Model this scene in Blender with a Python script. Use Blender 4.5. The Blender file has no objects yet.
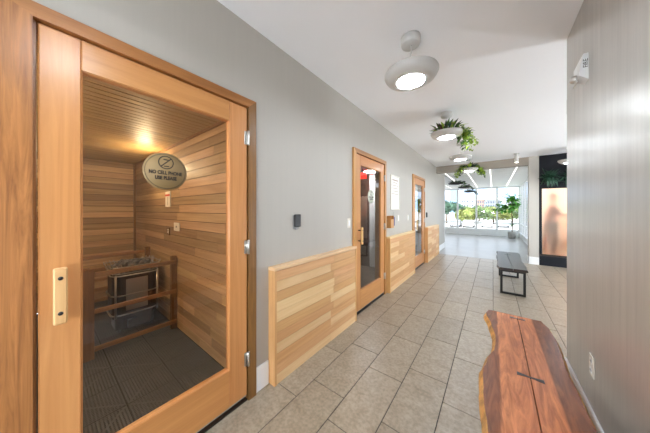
import bpy, bmesh, math, random
from mathutils import Vector, Matrix
random.seed(7)
S = bpy.context.scene
COL = S.collection

# ------------------------------------------------------------------ camera
H = 1.40
TH = math.radians(37.62)
cam_d = bpy.data.cameras.new('camera')
cam = bpy.data.objects.new('camera', cam_d); COL.objects.link(cam)
cam_d.sensor_width = 36.0
cam_d.lens = 218.0 / 650.0 * 36.0
cam_d.shift_y = -0.010
cam_d.clip_start = 0.02; cam_d.clip_end = 900
cam.location = (0, 0, H)
cam.rotation_euler = (math.pi / 2, 0, TH)
S.camera = cam

# ------------------------------------------------------------------ world, sun, exposure
SKY_STRENGTH = 1.5
SUN_STRENGTH = 2.9
EXPOSURE = 0.98
w = bpy.data.worlds.new('World'); S.world = w; w.use_nodes = True
nt = w.node_tree; nt.nodes.clear()
out = nt.nodes.new('ShaderNodeOutputWorld'); bg = nt.nodes.new('ShaderNodeBackground')
tc = nt.nodes.new('ShaderNodeTexCoord'); mp = nt.nodes.new('ShaderNodeMapping')
mp.inputs['Scale'].default_value = (1.0, 1.0, 2.6)
nz = nt.nodes.new('ShaderNodeTexNoise'); nz.inputs['Scale'].default_value = 2.2; nz.inputs['Detail'].default_value = 6
rp = nt.nodes.new('ShaderNodeValToRGB')
rp.color_ramp.elements[0].position = 0.38; rp.color_ramp.elements[0].color = (0.46, 0.66, 0.95, 1)
rp.color_ramp.elements[1].position = 0.60; rp.color_ramp.elements[1].color = (0.95, 0.97, 1.0, 1)
nt.links.new(tc.outputs['Generated'], mp.inputs['Vector']); nt.links.new(mp.outputs[0], nz.inputs['Vector'])
nt.links.new(nz.outputs['Fac'], rp.inputs['Fac']); nt.links.new(rp.outputs['Color'], bg.inputs['Color'])
bg.inputs['Strength'].default_value = SKY_STRENGTH
nt.links.new(bg.outputs[0], out.inputs['Surface'])

sun_d = bpy.data.lights.new('sun', 'SUN'); sun_d.energy = SUN_STRENGTH; sun_d.angle = 0.02; sun_d.color = (1.0, 0.95, 0.86)
sun = bpy.data.objects.new('sun', sun_d); COL.objects.link(sun)
sun.rotation_euler = Vector((-0.25, -0.62, 0.75)).to_track_quat('Z', 'Y').to_euler()

def portal(name, loc, rot, sx, sy):
    d = bpy.data.lights.new(name, 'AREA'); d.shape = 'RECTANGLE'; d.size = sx; d.size_y = sy
    d.cycles.is_portal = True
    o = bpy.data.objects.new(name, d); COL.objects.link(o); o.location = loc; o.rotation_euler = rot
    return o
P2 = math.pi / 2
portal('sky_portal_far', (-1.55, 14.93, 1.4), (-P2, 0, 0), 5.2, 2.4)         # shines towards -Y
portal('sky_portal_lobby', (3.97, 5.1, 1.35), (0, P2, 0), 2.5, 4.6)          # shines towards -X
portal('sky_portal_entrance', (-0.48, -2.95, 1.35), (P2, 0, 0), 1.8, 2.5)    # shines towards +Y

vs = S.view_settings
vs.view_transform = 'Standard'; vs.look = 'None'; vs.gamma = 1.0; vs.use_curve_mapping = False
vs.exposure = EXPOSURE
S.cycles.use_denoising = True
S.cycles.max_bounces = 10; S.cycles.diffuse_bounces = 6; S.cycles.glossy_bounces = 4
S.cycles.transparent_max_bounces = 12; S.cycles.transmission_bounces = 6
S.cycles.sample_clamp_indirect = 6.0
S.cycles.caustics_reflective = False; S.cycles.caustics_refractive = False

# ------------------------------------------------------------------ materials
def lin(c):
    return tuple(((v / 255) / 12.92 if v / 255 <= 0.04045 else ((v / 255 + 0.055) / 1.055) ** 2.4) for v in c) + (1,)
def new_mat(name):
    m = bpy.data.materials.new(name); m.use_nodes = True
    n = m.node_tree; b = n.nodes['Principled BSDF']
    return m, n, b
def N(n, t, **kw):
    x = n.nodes.new(t)
    for k, v in kw.items(): setattr(x, k, v)
    return x
def plain(name, rgb, rough=0.5, metal=0.0, var=0.0, nscale=8.0, bump=0.0, bscale=200.0, stretch=(1, 1, 1), spec=0.5):
    m, n, b = new_mat(name)
    b.inputs['Base Color'].default_value = lin(rgb); b.inputs['Roughness'].default_value = rough
    b.inputs['Metallic'].default_value = metal; b.inputs['Specular IOR Level'].default_value = spec
    if var or bump:
        t = N(n, 'ShaderNodeTexCoord'); mp = N(n, 'ShaderNodeMapping'); mp.inputs['Scale'].default_value = stretch
        n.links.new(t.outputs['Object'], mp.inputs['Vector'])
    if var:
        z = N(n, 'ShaderNodeTexNoise'); z.inputs['Scale'].default_value = nscale; z.inputs['Detail'].default_value = 5
        n.links.new(mp.outputs[0], z.inputs['Vector'])
        r = N(n, 'ShaderNodeValToRGB')
        r.color_ramp.elements[0].position = 0.3; r.color_ramp.elements[1].position = 0.7
        r.color_ramp.elements[0].color = lin(tuple(max(0, v * (1 - var)) for v in rgb))
        r.color_ramp.elements[1].color = lin(tuple(min(255, v * (1 + var)) for v in rgb))
        n.links.new(z.outputs['Fac'], r.inputs['Fac']); n.links.new(r.outputs['Color'], b.inputs['Base Color'])
    if bump:
        z2 = N(n, 'ShaderNodeTexNoise'); z2.inputs['Scale'].default_value = bscale; z2.inputs['Detail'].default_value = 3
        n.links.new(mp.outputs[0], z2.inputs['Vector'])
        bp = N(n, 'ShaderNodeBump'); bp.inputs['Strength'].default_value = bump; bp.inputs['Distance'].default_value = 0.01
        n.links.new(z2.outputs['Fac'], bp.inputs['Height']); n.links.new(bp.outputs[0], b.inputs['Normal'])
    return m
def wood(name, dark, light, axis, rough=0.4, vary=0.25, grain=26.0, hue=0.012, warp=1.2):
    """grain runs along the given axis; every object is shifted to its own piece of timber"""
    m, n, b = new_mat(name)
    t = N(n, 'ShaderNodeTexCoord'); oi = N(n, 'ShaderNodeObjectInfo')
    off = N(n, 'ShaderNodeMath', operation='MULTIPLY'); off.inputs[1].default_value = 37.0
    n.links.new(oi.outputs['Random'], off.inputs[0])
    add = N(n, 'ShaderNodeVectorMath', operation='ADD')
    n.links.new(t.outputs['Object'], add.inputs[0]); n.links.new(off.outputs[0], add.inputs[1])
    mp = N(n, 'ShaderNodeMapping'); sc = [grain, grain, grain]; sc['xyz'.index(axis)] = grain * 0.045
    mp.inputs['Scale'].default_value = sc; n.links.new(add.outputs[0], mp.inputs['Vector'])
    z = N(n, 'ShaderNodeTexNoise'); z.inputs['Scale'].default_value = 1.0; z.inputs['Detail'].default_value = 6
    z.inputs['Distortion'].default_value = warp; z.inputs['Roughness'].default_value = 0.62
    n.links.new(mp.outputs[0], z.inputs['Vector'])
    r = N(n, 'ShaderNodeValToRGB'); r.color_ramp.elements[0].position = 0.28; r.color_ramp.elements[1].position = 0.72
    r.color_ramp.elements[0].color = lin(dark); r.color_ramp.elements[1].color = lin(light)
    n.links.new(z.outputs['Fac'], r.inputs['Fac'])
    hv = N(n, 'ShaderNodeHueSaturation')
    mr = N(n, 'ShaderNodeMapRange'); mr.inputs['To Min'].default_value = 1 - vary; mr.inputs['To Max'].default_value = 1 + vary
    n.links.new(oi.outputs['Random'], mr.inputs['Value']); n.links.new(mr.outputs[0], hv.inputs['Value'])
    fr = N(n, 'ShaderNodeMath', operation='MULTIPLY'); fr.inputs[1].default_value = 7.31
    f2 = N(n, 'ShaderNodeMath', operation='FRACT'); n.links.new(oi.outputs['Random'], fr.inputs[0]); n.links.new(fr.outputs[0], f2.inputs[0])
    mh = N(n, 'ShaderNodeMapRange'); mh.inputs['To Min'].default_value = 0.5 - hue; mh.inputs['To Max'].default_value = 0.5 + hue
    n.links.new(f2.outputs[0], mh.inputs['Value']); n.links.new(mh.outputs[0], hv.inputs['Hue'])
    n.links.new(r.outputs['Color'], hv.inputs['Color']); n.links.new(hv.outputs[0], b.inputs['Base Color'])
    b.inputs['Roughness'].default_value = rough
    bp = N(n, 'ShaderNodeBump'); bp.inputs['Strength'].default_value = 0.08; bp.inputs['Distance'].default_value = 0.004
    n.links.new(z.outputs['Fac'], bp.inputs['Height']); n.links.new(bp.outputs[0], b.inputs['Normal'])
    return m
def glow(name, rgb, strength):
    m, n, b = new_mat(name)
    b.inputs['Base Color'].default_value = lin(rgb)
    b.inputs['Emission Color'].default_value = lin(rgb); b.inputs['Emission Strength'].default_value = strength
    return m
def thin_glass(name, tint=(1, 1, 1), boost=1.0, base=0.04):
    m = bpy.data.materials.new(name); m.use_nodes = True; n = m.node_tree; n.nodes.clear()
    o = N(n, 'ShaderNodeOutputMaterial'); mx = N(n, 'ShaderNodeMixShader')
    tr = N(n, 'ShaderNodeBsdfTransparent'); tr.inputs[0].default_value = (*tint, 1)
    gl = N(n, 'ShaderNodeBsdfGlossy'); gl.inputs['Roughness'].default_value = 0.01
    fr = N(n, 'ShaderNodeFresnel'); fr.inputs['IOR'].default_value = 1.45
    ml = N(n, 'ShaderNodeMath', operation='MULTIPLY_ADD'); ml.inputs[1].default_value = boost; ml.inputs[2].default_value = base - 0.04
    ml.use_clamp = True
    geo = N(n, 'ShaderNodeNewGeometry'); inv = N(n, 'ShaderNodeMath', operation='SUBTRACT'); inv.inputs[0].default_value = 1.0
    n.links.new(geo.outputs['Backfacing'], inv.inputs[1])
    mu = N(n, 'ShaderNodeMath', operation='MULTIPLY')
    n.links.new(fr.outputs[0], ml.inputs[0]); n.links.new(ml.outputs[0], mu.inputs[0]); n.links.new(inv.outputs[0], mu.inputs[1]); n.links.new(mu.outputs[0], mx.inputs[0])
    n.links.new(tr.outputs[0], mx.inputs[1]); n.links.new(gl.outputs[0], mx.inputs[2]); n.links.new(mx.outputs[0], o.inputs[0])
    return m
def frosted(name, rgb, rough):
    m, n, b = new_mat(name)
    b.inputs['Base Color'].default_value = lin(rgb); b.inputs['Transmission Weight'].default_value = 1.0
    b.inputs['Roughness'].default_value = rough; b.inputs['IOR'].default_value = 1.18
    return m

def wall_paper(name, rgb, var, rough=0.55, metal=0.0):
    """woven wall covering: faint vertical streaks"""
    m, n, b = new_mat(name)
    t = N(n, 'ShaderNodeTexCoord'); mp = N(n, 'ShaderNodeMapping'); mp.inputs['Scale'].default_value = (14, 14, 0.5)
    n.links.new(t.outputs['Object'], mp.inputs['Vector'])
    z = N(n, 'ShaderNodeTexNoise'); z.inputs['Scale'].default_value = 1.4; z.inputs['Detail'].default_value = 8; z.inputs['Roughness'].default_value = 0.75
    n.links.new(mp.outputs[0], z.inputs['Vector'])
    r = N(n, 'ShaderNodeValToRGB'); r.color_ramp.elements[0].position = 0.25; r.color_ramp.elements[1].position = 0.75
    r.color_ramp.elements[0].color = lin(tuple(v * (1 - var) for v in rgb)); r.color_ramp.elements[1].color = lin(tuple(min(255, v * (1 + var)) for v in rgb))
    n.links.new(z.outputs['Fac'], r.inputs['Fac']); n.links.new(r.outputs['Color'], b.inputs['Base Color'])
    b.inputs['Roughness'].default_value = rough; b.inputs['Metallic'].default_value = metal
    return m

def stone_tile(name):
    m, n, b = new_mat(name)
    t = N(n, 'ShaderNodeTexCoord'); oi = N(n, 'ShaderNodeObjectInfo')
    off = N(n, 'ShaderNodeMath', operation='MULTIPLY'); off.inputs[1].default_value = 53.0
    n.links.new(oi.outputs['Random'], off.inputs[0])
    add = N(n, 'ShaderNodeVectorMath', operation='ADD')
    n.links.new(t.outputs['Object'], add.inputs[0]); n.links.new(off.outputs[0], add.inputs[1])
    z = N(n, 'ShaderNodeTexNoise'); z.inputs['Scale'].default_value = 9; z.inputs['Detail'].default_value = 8; z.inputs['Roughness'].default_value = 0.7
    n.links.new(add.outputs[0], z.inputs['Vector'])
    r = N(n, 'ShaderNodeValToRGB')
    e = r.color_ramp.elements; e[0].position = 0.25; e[0].color = lin((144, 130, 111)); e[1].position = 0.75; e[1].color = lin((170, 157, 139))
    n.links.new(z.outputs['Fac'], r.inputs['Fac'])
    z2 = N(n, 'ShaderNodeTexNoise'); z2.inputs['Scale'].default_value = 48; z2.inputs['Detail'].default_value = 4
    n.links.new(add.outputs[0], z2.inputs['Vector'])
    r2 = N(n, 'ShaderNodeValToRGB'); r2.color_ramp.elements[0].position = 0.35; r2.color_ramp.elements[0].color = (0.70, 0.68, 0.65, 1)
    r2.color_ramp.elements[1].position = 0.62; r2.color_ramp.elements[1].color = (1.08, 1.08, 1.08, 1)
    n.links.new(z2.outputs['Fac'], r2.inputs['Fac'])
    mx = N(n, 'ShaderNodeMix', data_type='RGBA', blend_type='MULTIPLY'); mx.inputs['Factor'].default_value = 0.7
    n.links.new(r.outputs['Color'], mx.inputs['A']); n.links.new(r2.outputs['Color'], mx.inputs['B'])
    hv = N(n, 'ShaderNodeHueSaturation'); mr = N(n, 'ShaderNodeMapRange'); mr.inputs['To Min'].default_value = 0.93; mr.inputs['To Max'].default_value = 1.07
    n.links.new(oi.outputs['Random'], mr.inputs['Value']); n.links.new(mr.outputs[0], hv.inputs['Value'])
    n.links.new(mx.outputs['Result'], hv.inputs['Color']); n.links.new(hv.outputs[0], b.inputs['Base Color'])
    b.inputs['Roughness'].default_value = 0.34
    bp = N(n, 'ShaderNodeBump'); bp.inputs['Strength'].default_value = 0.12; bp.inputs['Distance'].default_value = 0.004
    n.links.new(z2.outputs['Fac'], bp.inputs['Height']); n.links.new(bp.outputs[0], b.inputs['Normal'])
    return m

def slab_wood(name, bands, rough):
    """live-edge slab: heartwood bands across X (object space of the bench), grain along Y"""
    m, n, b = new_mat(name)
    t = N(n, 'ShaderNodeTexCoord'); geo = N(n, 'ShaderNodeNewGeometry')
    mp = N(n, 'ShaderNodeMapping'); mp.inputs['Scale'].default_value = (17, 2.2, 17); n.links.new(t.outputs['Object'], mp.inputs['Vector'])
    z = N(n, 'ShaderNodeTexNoise'); z.inputs['Scale'].default_value = 1.0; z.inputs['Detail'].default_value = 9; z.inputs['Distortion'].default_value = 2.2
    z.inputs['Roughness'].default_value = 0.65; n.links.new(mp.outputs[0], z.inputs['Vector'])
    sx = N(n, 'ShaderNodeSeparateXYZ'); n.links.new(t.outputs['Object'], sx.inputs[0])
    ab = N(n, 'ShaderNodeMath', operation='MULTIPLY_ADD'); ab.inputs[1].default_value = 1 / 0.5; ab.inputs[2].default_value = 0.5
    n.links.new(sx.outputs['X'], ab.inputs[0])
    wob = N(n, 'ShaderNodeMath', operation='MULTIPLY_ADD'); wob.inputs[1].default_value = 0.03
    n.links.new(z.outputs['Fac'], wob.inputs[0]); n.links.new(ab.outputs[0], wob.inputs[2])
    r = N(n, 'ShaderNodeValToRGB'); el = r.color_ramp.elements
    el[0].position = bands[0][0]; el[0].color = lin(bands[0][1]); el[1].position = bands[-1][0]; el[1].color = lin(bands[-1][1])
    for p, c in bands[1:-1]:
        e = el.new(p); e.color = lin(c)
    n.links.new(wob.outputs[0], r.inputs['Fac'])
    r2 = N(n, 'ShaderNodeValToRGB'); r2.color_ramp.elements[0].position = 0.3; r2.color_ramp.elements[0].color = (0.36, 0.29, 0.25, 1)
    r2.color_ramp.elements[1].position = 0.68; r2.color_ramp.elements[1].color = (1.25, 1.22, 1.2, 1)
    n.links.new(z.outputs['Fac'], r2.inputs['Fac'])
    mx = N(n, 'ShaderNodeMix', data_type='RGBA', blend_type='MULTIPLY'); mx.inputs['Factor'].default_value = 0.85
    n.links.new(r.outputs['Color'], mx.inputs['A']); n.links.new(r2.outputs['Color'], mx.inputs['B'])
    n.links.new(mx.outputs['Result'], b.inputs['Base Color'])
    b.inputs['Roughness'].default_value = rough
    bp = N(n, 'ShaderNodeBump'); bp.inputs['Strength'].default_value = 0.1; bp.inputs['Distance'].default_value = 0.004
    n.links.new(z.outputs['Fac'], bp.inputs['Height']); n.links.new(bp.outputs[0], b.inputs['Normal'])
    return m

M = {
 'wall': wall_paper('grey_wall_covering', (184, 178, 168), 0.013),
 'wall_r': wall_paper('silver_grey_wall_covering', (192, 187, 180), 0.07, 0.33, 0.55),
 'pillar': plain('warm_white_paint', (188, 182, 172), 0.6),
 'beam': plain('taupe_paint', (160, 150, 137), 0.6),
 'ceiling': plain('white_ceiling_paint', (250, 250, 252), 0.7, bump=0.02, bscale=60),
 'white': plain('white_gloss_paint', (240, 240, 238), 0.35),
 'white_wall': plain('white_wall_paint', (232, 231, 228), 0.6),
 'tile': stone_tile('beige_stone_tile'),
 'grout': plain('dark_grout', (58, 52, 46), 0.9),
 'sun_floor': plain('polished_pale_concrete', (164, 161, 156), 0.3, var=0.03, nscale=2),
 'door': wood('orange_fir', (188, 126, 71), (209, 149, 91), 'z', 0.32, vary=0.03, grain=22, hue=0.003),
 'door_y': wood('orange_fir_rail', (186, 123, 69), (208, 147, 89), 'y', 0.32, vary=0.03, grain=22, hue=0.003),
 'casing': wood('varnished_cedar_upright', (118, 72, 34), (194, 132, 72), 'z', 0.35, vary=0.05, grain=30, warp=2.5, hue=0.003),
 'casing_y': wood('varnished_cedar_head', (146, 92, 44), (184, 124, 66), 'y', 0.35, vary=0.05, grain=30, hue=0.003),
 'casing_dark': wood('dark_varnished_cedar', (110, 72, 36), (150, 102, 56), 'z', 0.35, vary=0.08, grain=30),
 'casing2': wood('amber_fir_upright', (180, 124, 66), (208, 152, 90), 'z', 0.35, vary=0.06, grain=30, hue=0.003),
 'casing2_y': wood('amber_fir_head', (150, 100, 50), (190, 134, 76), 'y', 0.35, vary=0.06, grain=30, hue=0.003),
 'ply1': wood('pale_pine_slat', (220, 178, 124), (236, 202, 152), 'y', 0.45, vary=0.05, grain=24, hue=0.003),
 'ply2': wood('honey_pine_slat', (200, 146, 92), (220, 170, 116), 'y', 0.45, vary=0.05, grain=24, hue=0.003),
 'ply3': wood('pink_cedar_slat', (204, 150, 98), (226, 178, 126), 'y', 0.45, vary=0.05, grain=24, hue=0.004),
 'ply_z': wood('honey_pine_end', (206, 152, 96), (226, 176, 118), 'z', 0.45, vary=0.05, grain=24),
 'ply_top': wood('pale_pine_cap', (228, 190, 138), (240, 208, 160), 'y', 0.4, vary=0.03, grain=24),
 'sauna_x': wood('sauna_cedar_side', (144, 112, 76), (188, 156, 116), 'x', 0.5, vary=0.34, grain=16, hue=0.008),
 'sauna_y': wood('sauna_cedar_end', (144, 112, 76), (188, 156, 116), 'y', 0.5, vary=0.34, grain=16, hue=0.008),
 'sauna_c': wood('sauna_cedar_ceiling', (150, 122, 80), (178, 148, 104), 'y', 0.5, vary=0.16, grain=20, hue=0.005),
 'sauna_z': wood('sauna_cedar_post', (94, 66, 40), (132, 96, 60), 'z', 0.5, vary=0.10, grain=22, hue=0.004),
 'sauna_ry': wood('sauna_cedar_rail', (122, 87, 54), (158, 116, 75), 'y', 0.5, vary=0.10, grain=22, hue=0.004),
 'sauna_rx': wood('sauna_cedar_rail_side', (122, 87, 54), (158, 116, 75), 'x', 0.5, vary=0.10, grain=22, hue=0.004),
 'sauna_back': plain('dark_board_gap', (52, 34, 20), 0.9),
 'mat': plain('charcoal_plastic', (74, 74, 75), 0.55),
 'mat_gap': plain('black_subfloor', (20, 19, 18), 0.9),
 'handle': wood('pale_maple', (206, 158, 98), (226, 184, 126), 'z', 0.4, vary=0.02, grain=20),
 'chrome': plain('brushed_nickel', (205, 203, 198), 0.3, 1.0),
 'steel': plain('heater_steel', (190, 184, 174), 0.32, 1.0),
 'dark_steel': plain('dark_heater_steel', (70, 62, 56), 0.35, 0.8),
 'stone': plain('heater_stone', (84, 80, 78), 0.8, var=0.25, nscale=20),
 'black': plain('black_plastic', (40, 37, 35), 0.45),
 'black_metal': plain('black_powder_coat', (36, 34, 33), 0.4, 0.3),
 'grey': plain('grey_plastic', (150, 150, 148), 0.5),
 'almond': plain('almond_plastic', (226, 220, 206), 0.4),
 'sign': plain('brass_brown_vinyl', (148, 122, 80), 0.6, 0.0),
 'sign_pale': plain('pale_sage_vinyl', (222, 226, 208), 0.5),
 'ink': plain('dark_brown_ink', (50, 38, 26), 0.6),
 'ink_soft': plain('faded_brown_ink', (176, 152, 132), 0.7),
 'ink_red': plain('red_ink', (190, 60, 48), 0.6),
 'paper': plain('cream_paper', (240, 236, 228), 0.5),
 'glass': thin_glass('door_glass', (0.96, 0.96, 0.955), 1.8, 0.04),
 'glass_dark': thin_glass('bronze_door_glass', (0.88, 0.86, 0.84), 1.9, 0.05),
 'window': thin_glass('window_glass', (0.985, 0.995, 0.995), 1.0, 0.04),
 'lamp': plain('satin_grey_enamel', (206, 203, 198), 0.3),
 'lens': glow('pendant_diffuser', (234, 244, 255), 54.0),
 'globe': glow('fill_globe_glow', (234, 244, 255), 60.0),
 'fill_globe_small': glow('small_fill_globe_glow', (234, 244, 255), 58.0),
 'strip': glow('linear_light', (255, 253, 248), 1.1),
 'spot': glow('spot_lens', (255, 250, 240), 6.0),
 'alcove_glow': glow('alcove_glow', (250, 238, 228), 150.0),
 'sauna_fill': glow('sauna_fill_glow', (255, 234, 202), 118.0),
 'sauna_bulb': glow('warm_bulb', (255, 196, 104), 12.0),
 'exit': glow('red_exit_sign', (255, 58, 48), 1.6),
 'leaf': plain('leaf_green', (66, 98, 40), 0.45, var=0.35, nscale=14),
 'leaf_lime': plain('lime_leaf', (150, 176, 62), 0.45, var=0.25, nscale=14),
 'leaf_dark': plain('dark_leaf', (34, 62, 44), 0.5, var=0.35, nscale=14),
 'leaf_red': plain('wine_red_leaf', (104, 60, 56), 0.5, var=0.3, nscale=14),
 'leaf_fig': plain('fig_leaf', (96, 156, 62), 0.35, var=0.3, nscale=6),
 'twig': plain('twig_brown', (112, 88, 60), 0.7),
 'soil': plain('potting_soil', (58, 44, 34), 0.95),
 'pot': plain('grey_concrete_pot', (176, 174, 168), 0.7, var=0.06),
 'case': plain('charcoal_paint', (25, 26, 31), 0.6, spec=0.2),
 'frost': frosted('frosted_glass', (252, 248, 242), 0.60),
 'amber': plain('tan_alcove_wall', (212, 200, 186), 0.7),
 'skin': plain('skin', (196, 140, 112), 0.6),
 'shirt': plain('coral_shirt', (214, 160, 142), 0.8),
 'shorts': plain('pale_lavender_cloth', (222, 220, 228), 0.8),
 'hair': plain('brown_hair', (84, 56, 42), 0.7),
 'room_dark': plain('dark_brown_panel', (82, 60, 48), 0.45, var=0.12, nscale=3),
 'slate': plain('dark_slate_tile', (96, 84, 74), 0.3, var=0.15, nscale=5),
 'slab': slab_wood('walnut_slab', [(0.03, (222, 176, 112)), (0.085, (136, 80, 48)), (0.255, (140, 82, 50)), (0.27, (214, 136, 86)), (0.50, (206, 126, 80)),
                                   (0.725, (200, 122, 76)), (0.74, (134, 78, 48)), (0.93, (130, 74, 45)), (0.97, (214, 166, 104))], 0.26),
 'slab_dark': slab_wood('ebonised_slab', [(0.05, (84, 68, 56)), (0.3, (46, 38, 34)), (0.55, (70, 58, 50)), (0.95, (56, 46, 40))], 0.3),
 'bark': plain('pale_sapwood_edge', (192, 142, 84), 0.55, var=0.25, nscale=14, bump=0.3, bscale=30),
 'key': plain('ebony_key', (48, 38, 34), 0.45),
 'gap': plain('dark_seam', (30, 20, 14), 0.9),
 'concrete': plain('pale_paving', (205, 202, 196), 0.9, var=0.05, nscale=0.3),
 'tree1': plain('hazed_yellow_green_foliage', (150, 158, 92), 0.9, var=0.35, nscale=0.9),  # tree foliage paled and desaturated: distant haze put into the colour
 'tree2': plain('hazed_green_foliage', (122, 142, 88), 0.9, var=0.35, nscale=0.9),
 'tree3': plain('hazed_blue_green_foliage', (98, 126, 106), 0.9, var=0.3, nscale=0.9),
 'bld_white': plain('white_render', (228, 224, 218), 0.8),
 'bld_brick': plain('pink_brick', (182, 148, 134), 0.8),
 'bld_grey': plain('grey_cladding', (150, 152, 156), 0.7),
 'bld_glass': plain('blue_curtain_wall', (150, 182, 214), 0.2),
 'bld_win': plain('dark_window_pane', (92, 104, 120), 0.15),
 'car_white': plain('white_car_paint', (236, 236, 236), 0.25),
 'car_silver': plain('silver_car_paint', (188, 192, 198), 0.25, 0.3),
 'tyre': plain('rubber', (30, 30, 30), 0.8),
}

# ------------------------------------------------------------------ helpers
WL = {}
def link(o, parent=None, world=(0, 0, 0)):
    COL.objects.link(o)
    world = Vector(world); WL[o.name] = world
    if parent is not None:
        o.parent = parent; o.location = world - WL[parent.name]
    else:
        o.location = world
    return o
def tag(o, label=None, cat=None, group=None, kind=None):
    if label: o['label'] = label
    if cat: o['category'] = cat
    if group: o['group'] = group
    if kind: o['kind'] = kind
    return o
def empty(name, loc, label=None, cat=None, group=None, kind=None):
    o = bpy.data.objects.new(name, None); o.empty_display_size = 0.1
    link(o, None, loc); return tag(o, label, cat, group, kind)
def obj(name, verts, faces, mat, parent=None, origin=None, smooth=False):
    """verts in world space; the origin is the centre of the bounds unless given"""
    if origin is None:
        lo = [min(v[i] for v in verts) for i in range(3)]; hi = [max(v[i] for v in verts) for i in range(3)]
        origin = [(a + b) / 2 for a, b in zip(lo, hi)]
    me = bpy.data.meshes.new(name)
    me.from_pydata([[v[i] - origin[i] for i in range(3)] for v in verts], [], faces)
    me.update()
    bm = bmesh.new(); bm.from_mesh(me); bmesh.ops.recalc_face_normals(bm, faces=bm.faces); bm.to_mesh(me); bm.free()
    if smooth: me.shade_smooth()
    me.materials.append(M[mat] if isinstance(mat, str) else mat)
    return link(bpy.data.objects.new(name, me), parent, origin)
BOXES = {}
def box(name, x0, x1, y0, y1, z0, z1, mat, parent=None, bevel=0.0):
    d = (abs(x1 - x0), abs(y1 - y0), abs(z1 - z0)); k = (name, tuple(round(v, 4) for v in d), mat, bevel)
    if k not in BOXES:
        bm = bmesh.new(); bmesh.ops.create_cube(bm, size=1.0)
        bmesh.ops.scale(bm, vec=d, verts=bm.verts)
        if bevel: bmesh.ops.bevel(bm, geom=bm.edges[:], offset=min(bevel, min(d) * 0.45), segments=1, affect='EDGES')
        me = bpy.data.meshes.new(name); bm.to_mesh(me); bm.free(); me.materials.append(M[mat]); BOXES[k] = me
    return link(bpy.data.objects.new(name, BOXES[k]), parent, ((x0 + x1) / 2, (y0 + y1) / 2, (z0 + z1) / 2))
def boxes(name, lst, mat, parent=None, origin=None):
    """several touching boxes of ONE piece (a wall with openings, a frame) as one mesh"""
    V, F = [], []
    for x0, x1, y0, y1, z0, z1 in lst:
        b = len(V)
        V += [(x0, y0, z0), (x1, y0, z0), (x1, y1, z0), (x0, y1, z0), (x0, y0, z1), (x1, y0, z1), (x1, y1, z1), (x0, y1, z1)]
        F += [tuple(b + i for i in f) for f in ((0, 3, 2, 1), (4, 5, 6, 7), (0, 1, 5, 4), (1, 2, 6, 5), (2, 3, 7, 6), (3, 0, 4, 7))]
    return obj(name, V, F, mat, parent, origin)
def lathe(name, prof, c, mat, parent=None, n=32, smooth=True, axis='z'):
    V, F = [], []
    def put(r, h, a):
        p = (r * math.cos(a), r * math.sin(a), h)
        if axis == 'x': p = (p[2], p[0], p[1])
        if axis == 'y': p = (p[0], p[2], p[1])
        return (c[0] + p[0], c[1] + p[1], c[2] + p[2])
    for r, h in prof:
        for i in range(n): V.append(put(max(r, 1e-4), h, 2 * math.pi * i / n))
    for k in range(len(prof) - 1):
        for i in range(n):
            j = (i + 1) % n; F.append((k * n + i, k * n + j, (k + 1) * n + j, (k + 1) * n + i))
    F.append(tuple(range(n))); F.append(tuple((len(prof) - 1) * n + i for i in range(n)))
    return obj(name, V, F, mat, parent, c, smooth)
def tube_geo(pts, r, n=8, closed=False):
    pts = [Vector(p) for p in pts]; V, F = [], []; m = len(pts); up = None
    for i, p in enumerate(pts):
        a = pts[i - 1] if (i > 0 or closed) else pts[i]; b = pts[(i + 1) % m] if (i < m - 1 or closed) else pts[i]
        t = (b - a).normalized()
        if up is None: up = Vector((0, 0, 1)) if abs(t.z) < 0.9 else Vector((1, 0, 0))
        u = t.cross(up)
        if u.length < 1e-4: u = t.cross(Vector((0, 1, 0)))
        u.normalize(); v = t.cross(u).normalized(); up = -v if False else up
        rr = r[i] if isinstance(r, (list, tuple)) else r
        for k in range(n):
            an = 2 * math.pi * k / n; V.append(p + u * rr * math.cos(an) + v * rr * math.sin(an))
    for i in range(m if closed else m - 1):
        j = (i + 1) % m
        for k in range(n):
            l = (k + 1) % n; F.append((i * n + k, i * n + l, j * n + l, j * n + k))
    if not closed: F.append(tuple(range(n))); F.append(tuple((m - 1) * n + k for k in range(n)))
    return V, F
def tube(name, pts, r, mat, parent=None, n=8, closed=False, smooth=True, origin=None):
    V, F = tube_geo(pts, r, n, closed)
    return obj(name, V, F, mat, parent, origin, smooth)
def merge(parts):
    V, F = [], []
    for v, f in parts:
        b = len(V); V += list(v); F += [tuple(b + i for i in q) for q in f]
    return V, F
def text_mesh(body, size, offset=0.0, extrude=0.0006):
    c = bpy.data.curves.new('lettering', 'FONT'); c.body = body; c.size = size; c.align_x = 'CENTER'; c.align_y = 'CENTER'
    c.offset = offset; c.extrude = extrude; c.resolution_u = 3; c.space_line = 0.95
    o = bpy.data.objects.new('lettering', c); COL.objects.link(o)
    dg = bpy.context.evaluated_depsgraph_get(); dg.update()
    me = bpy.data.meshes.new_from_object(o.evaluated_get(dg)); me.name = 'lettering'
    bpy.data.objects.remove(o); bpy.data.curves.remove(c)
    return me
def text(name, body, size, mat, loc, rot, parent, offset=0.0):
    me = text_mesh(body, size, offset); me.materials.clear(); me.materials.append(M[mat])
    o = bpy.data.objects.new(name, me); link(o, parent, loc); o.rotation_euler = rot
    return o

# ================================================================== THE SETTING
XL, XR, CH = -1.445, 0.475, 2.785
YB = -3.0                     # entrance end behind the camera
DOORS = [0.0, 2.5475, 5.19]
OPT = 2.165                   # opening height

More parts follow.
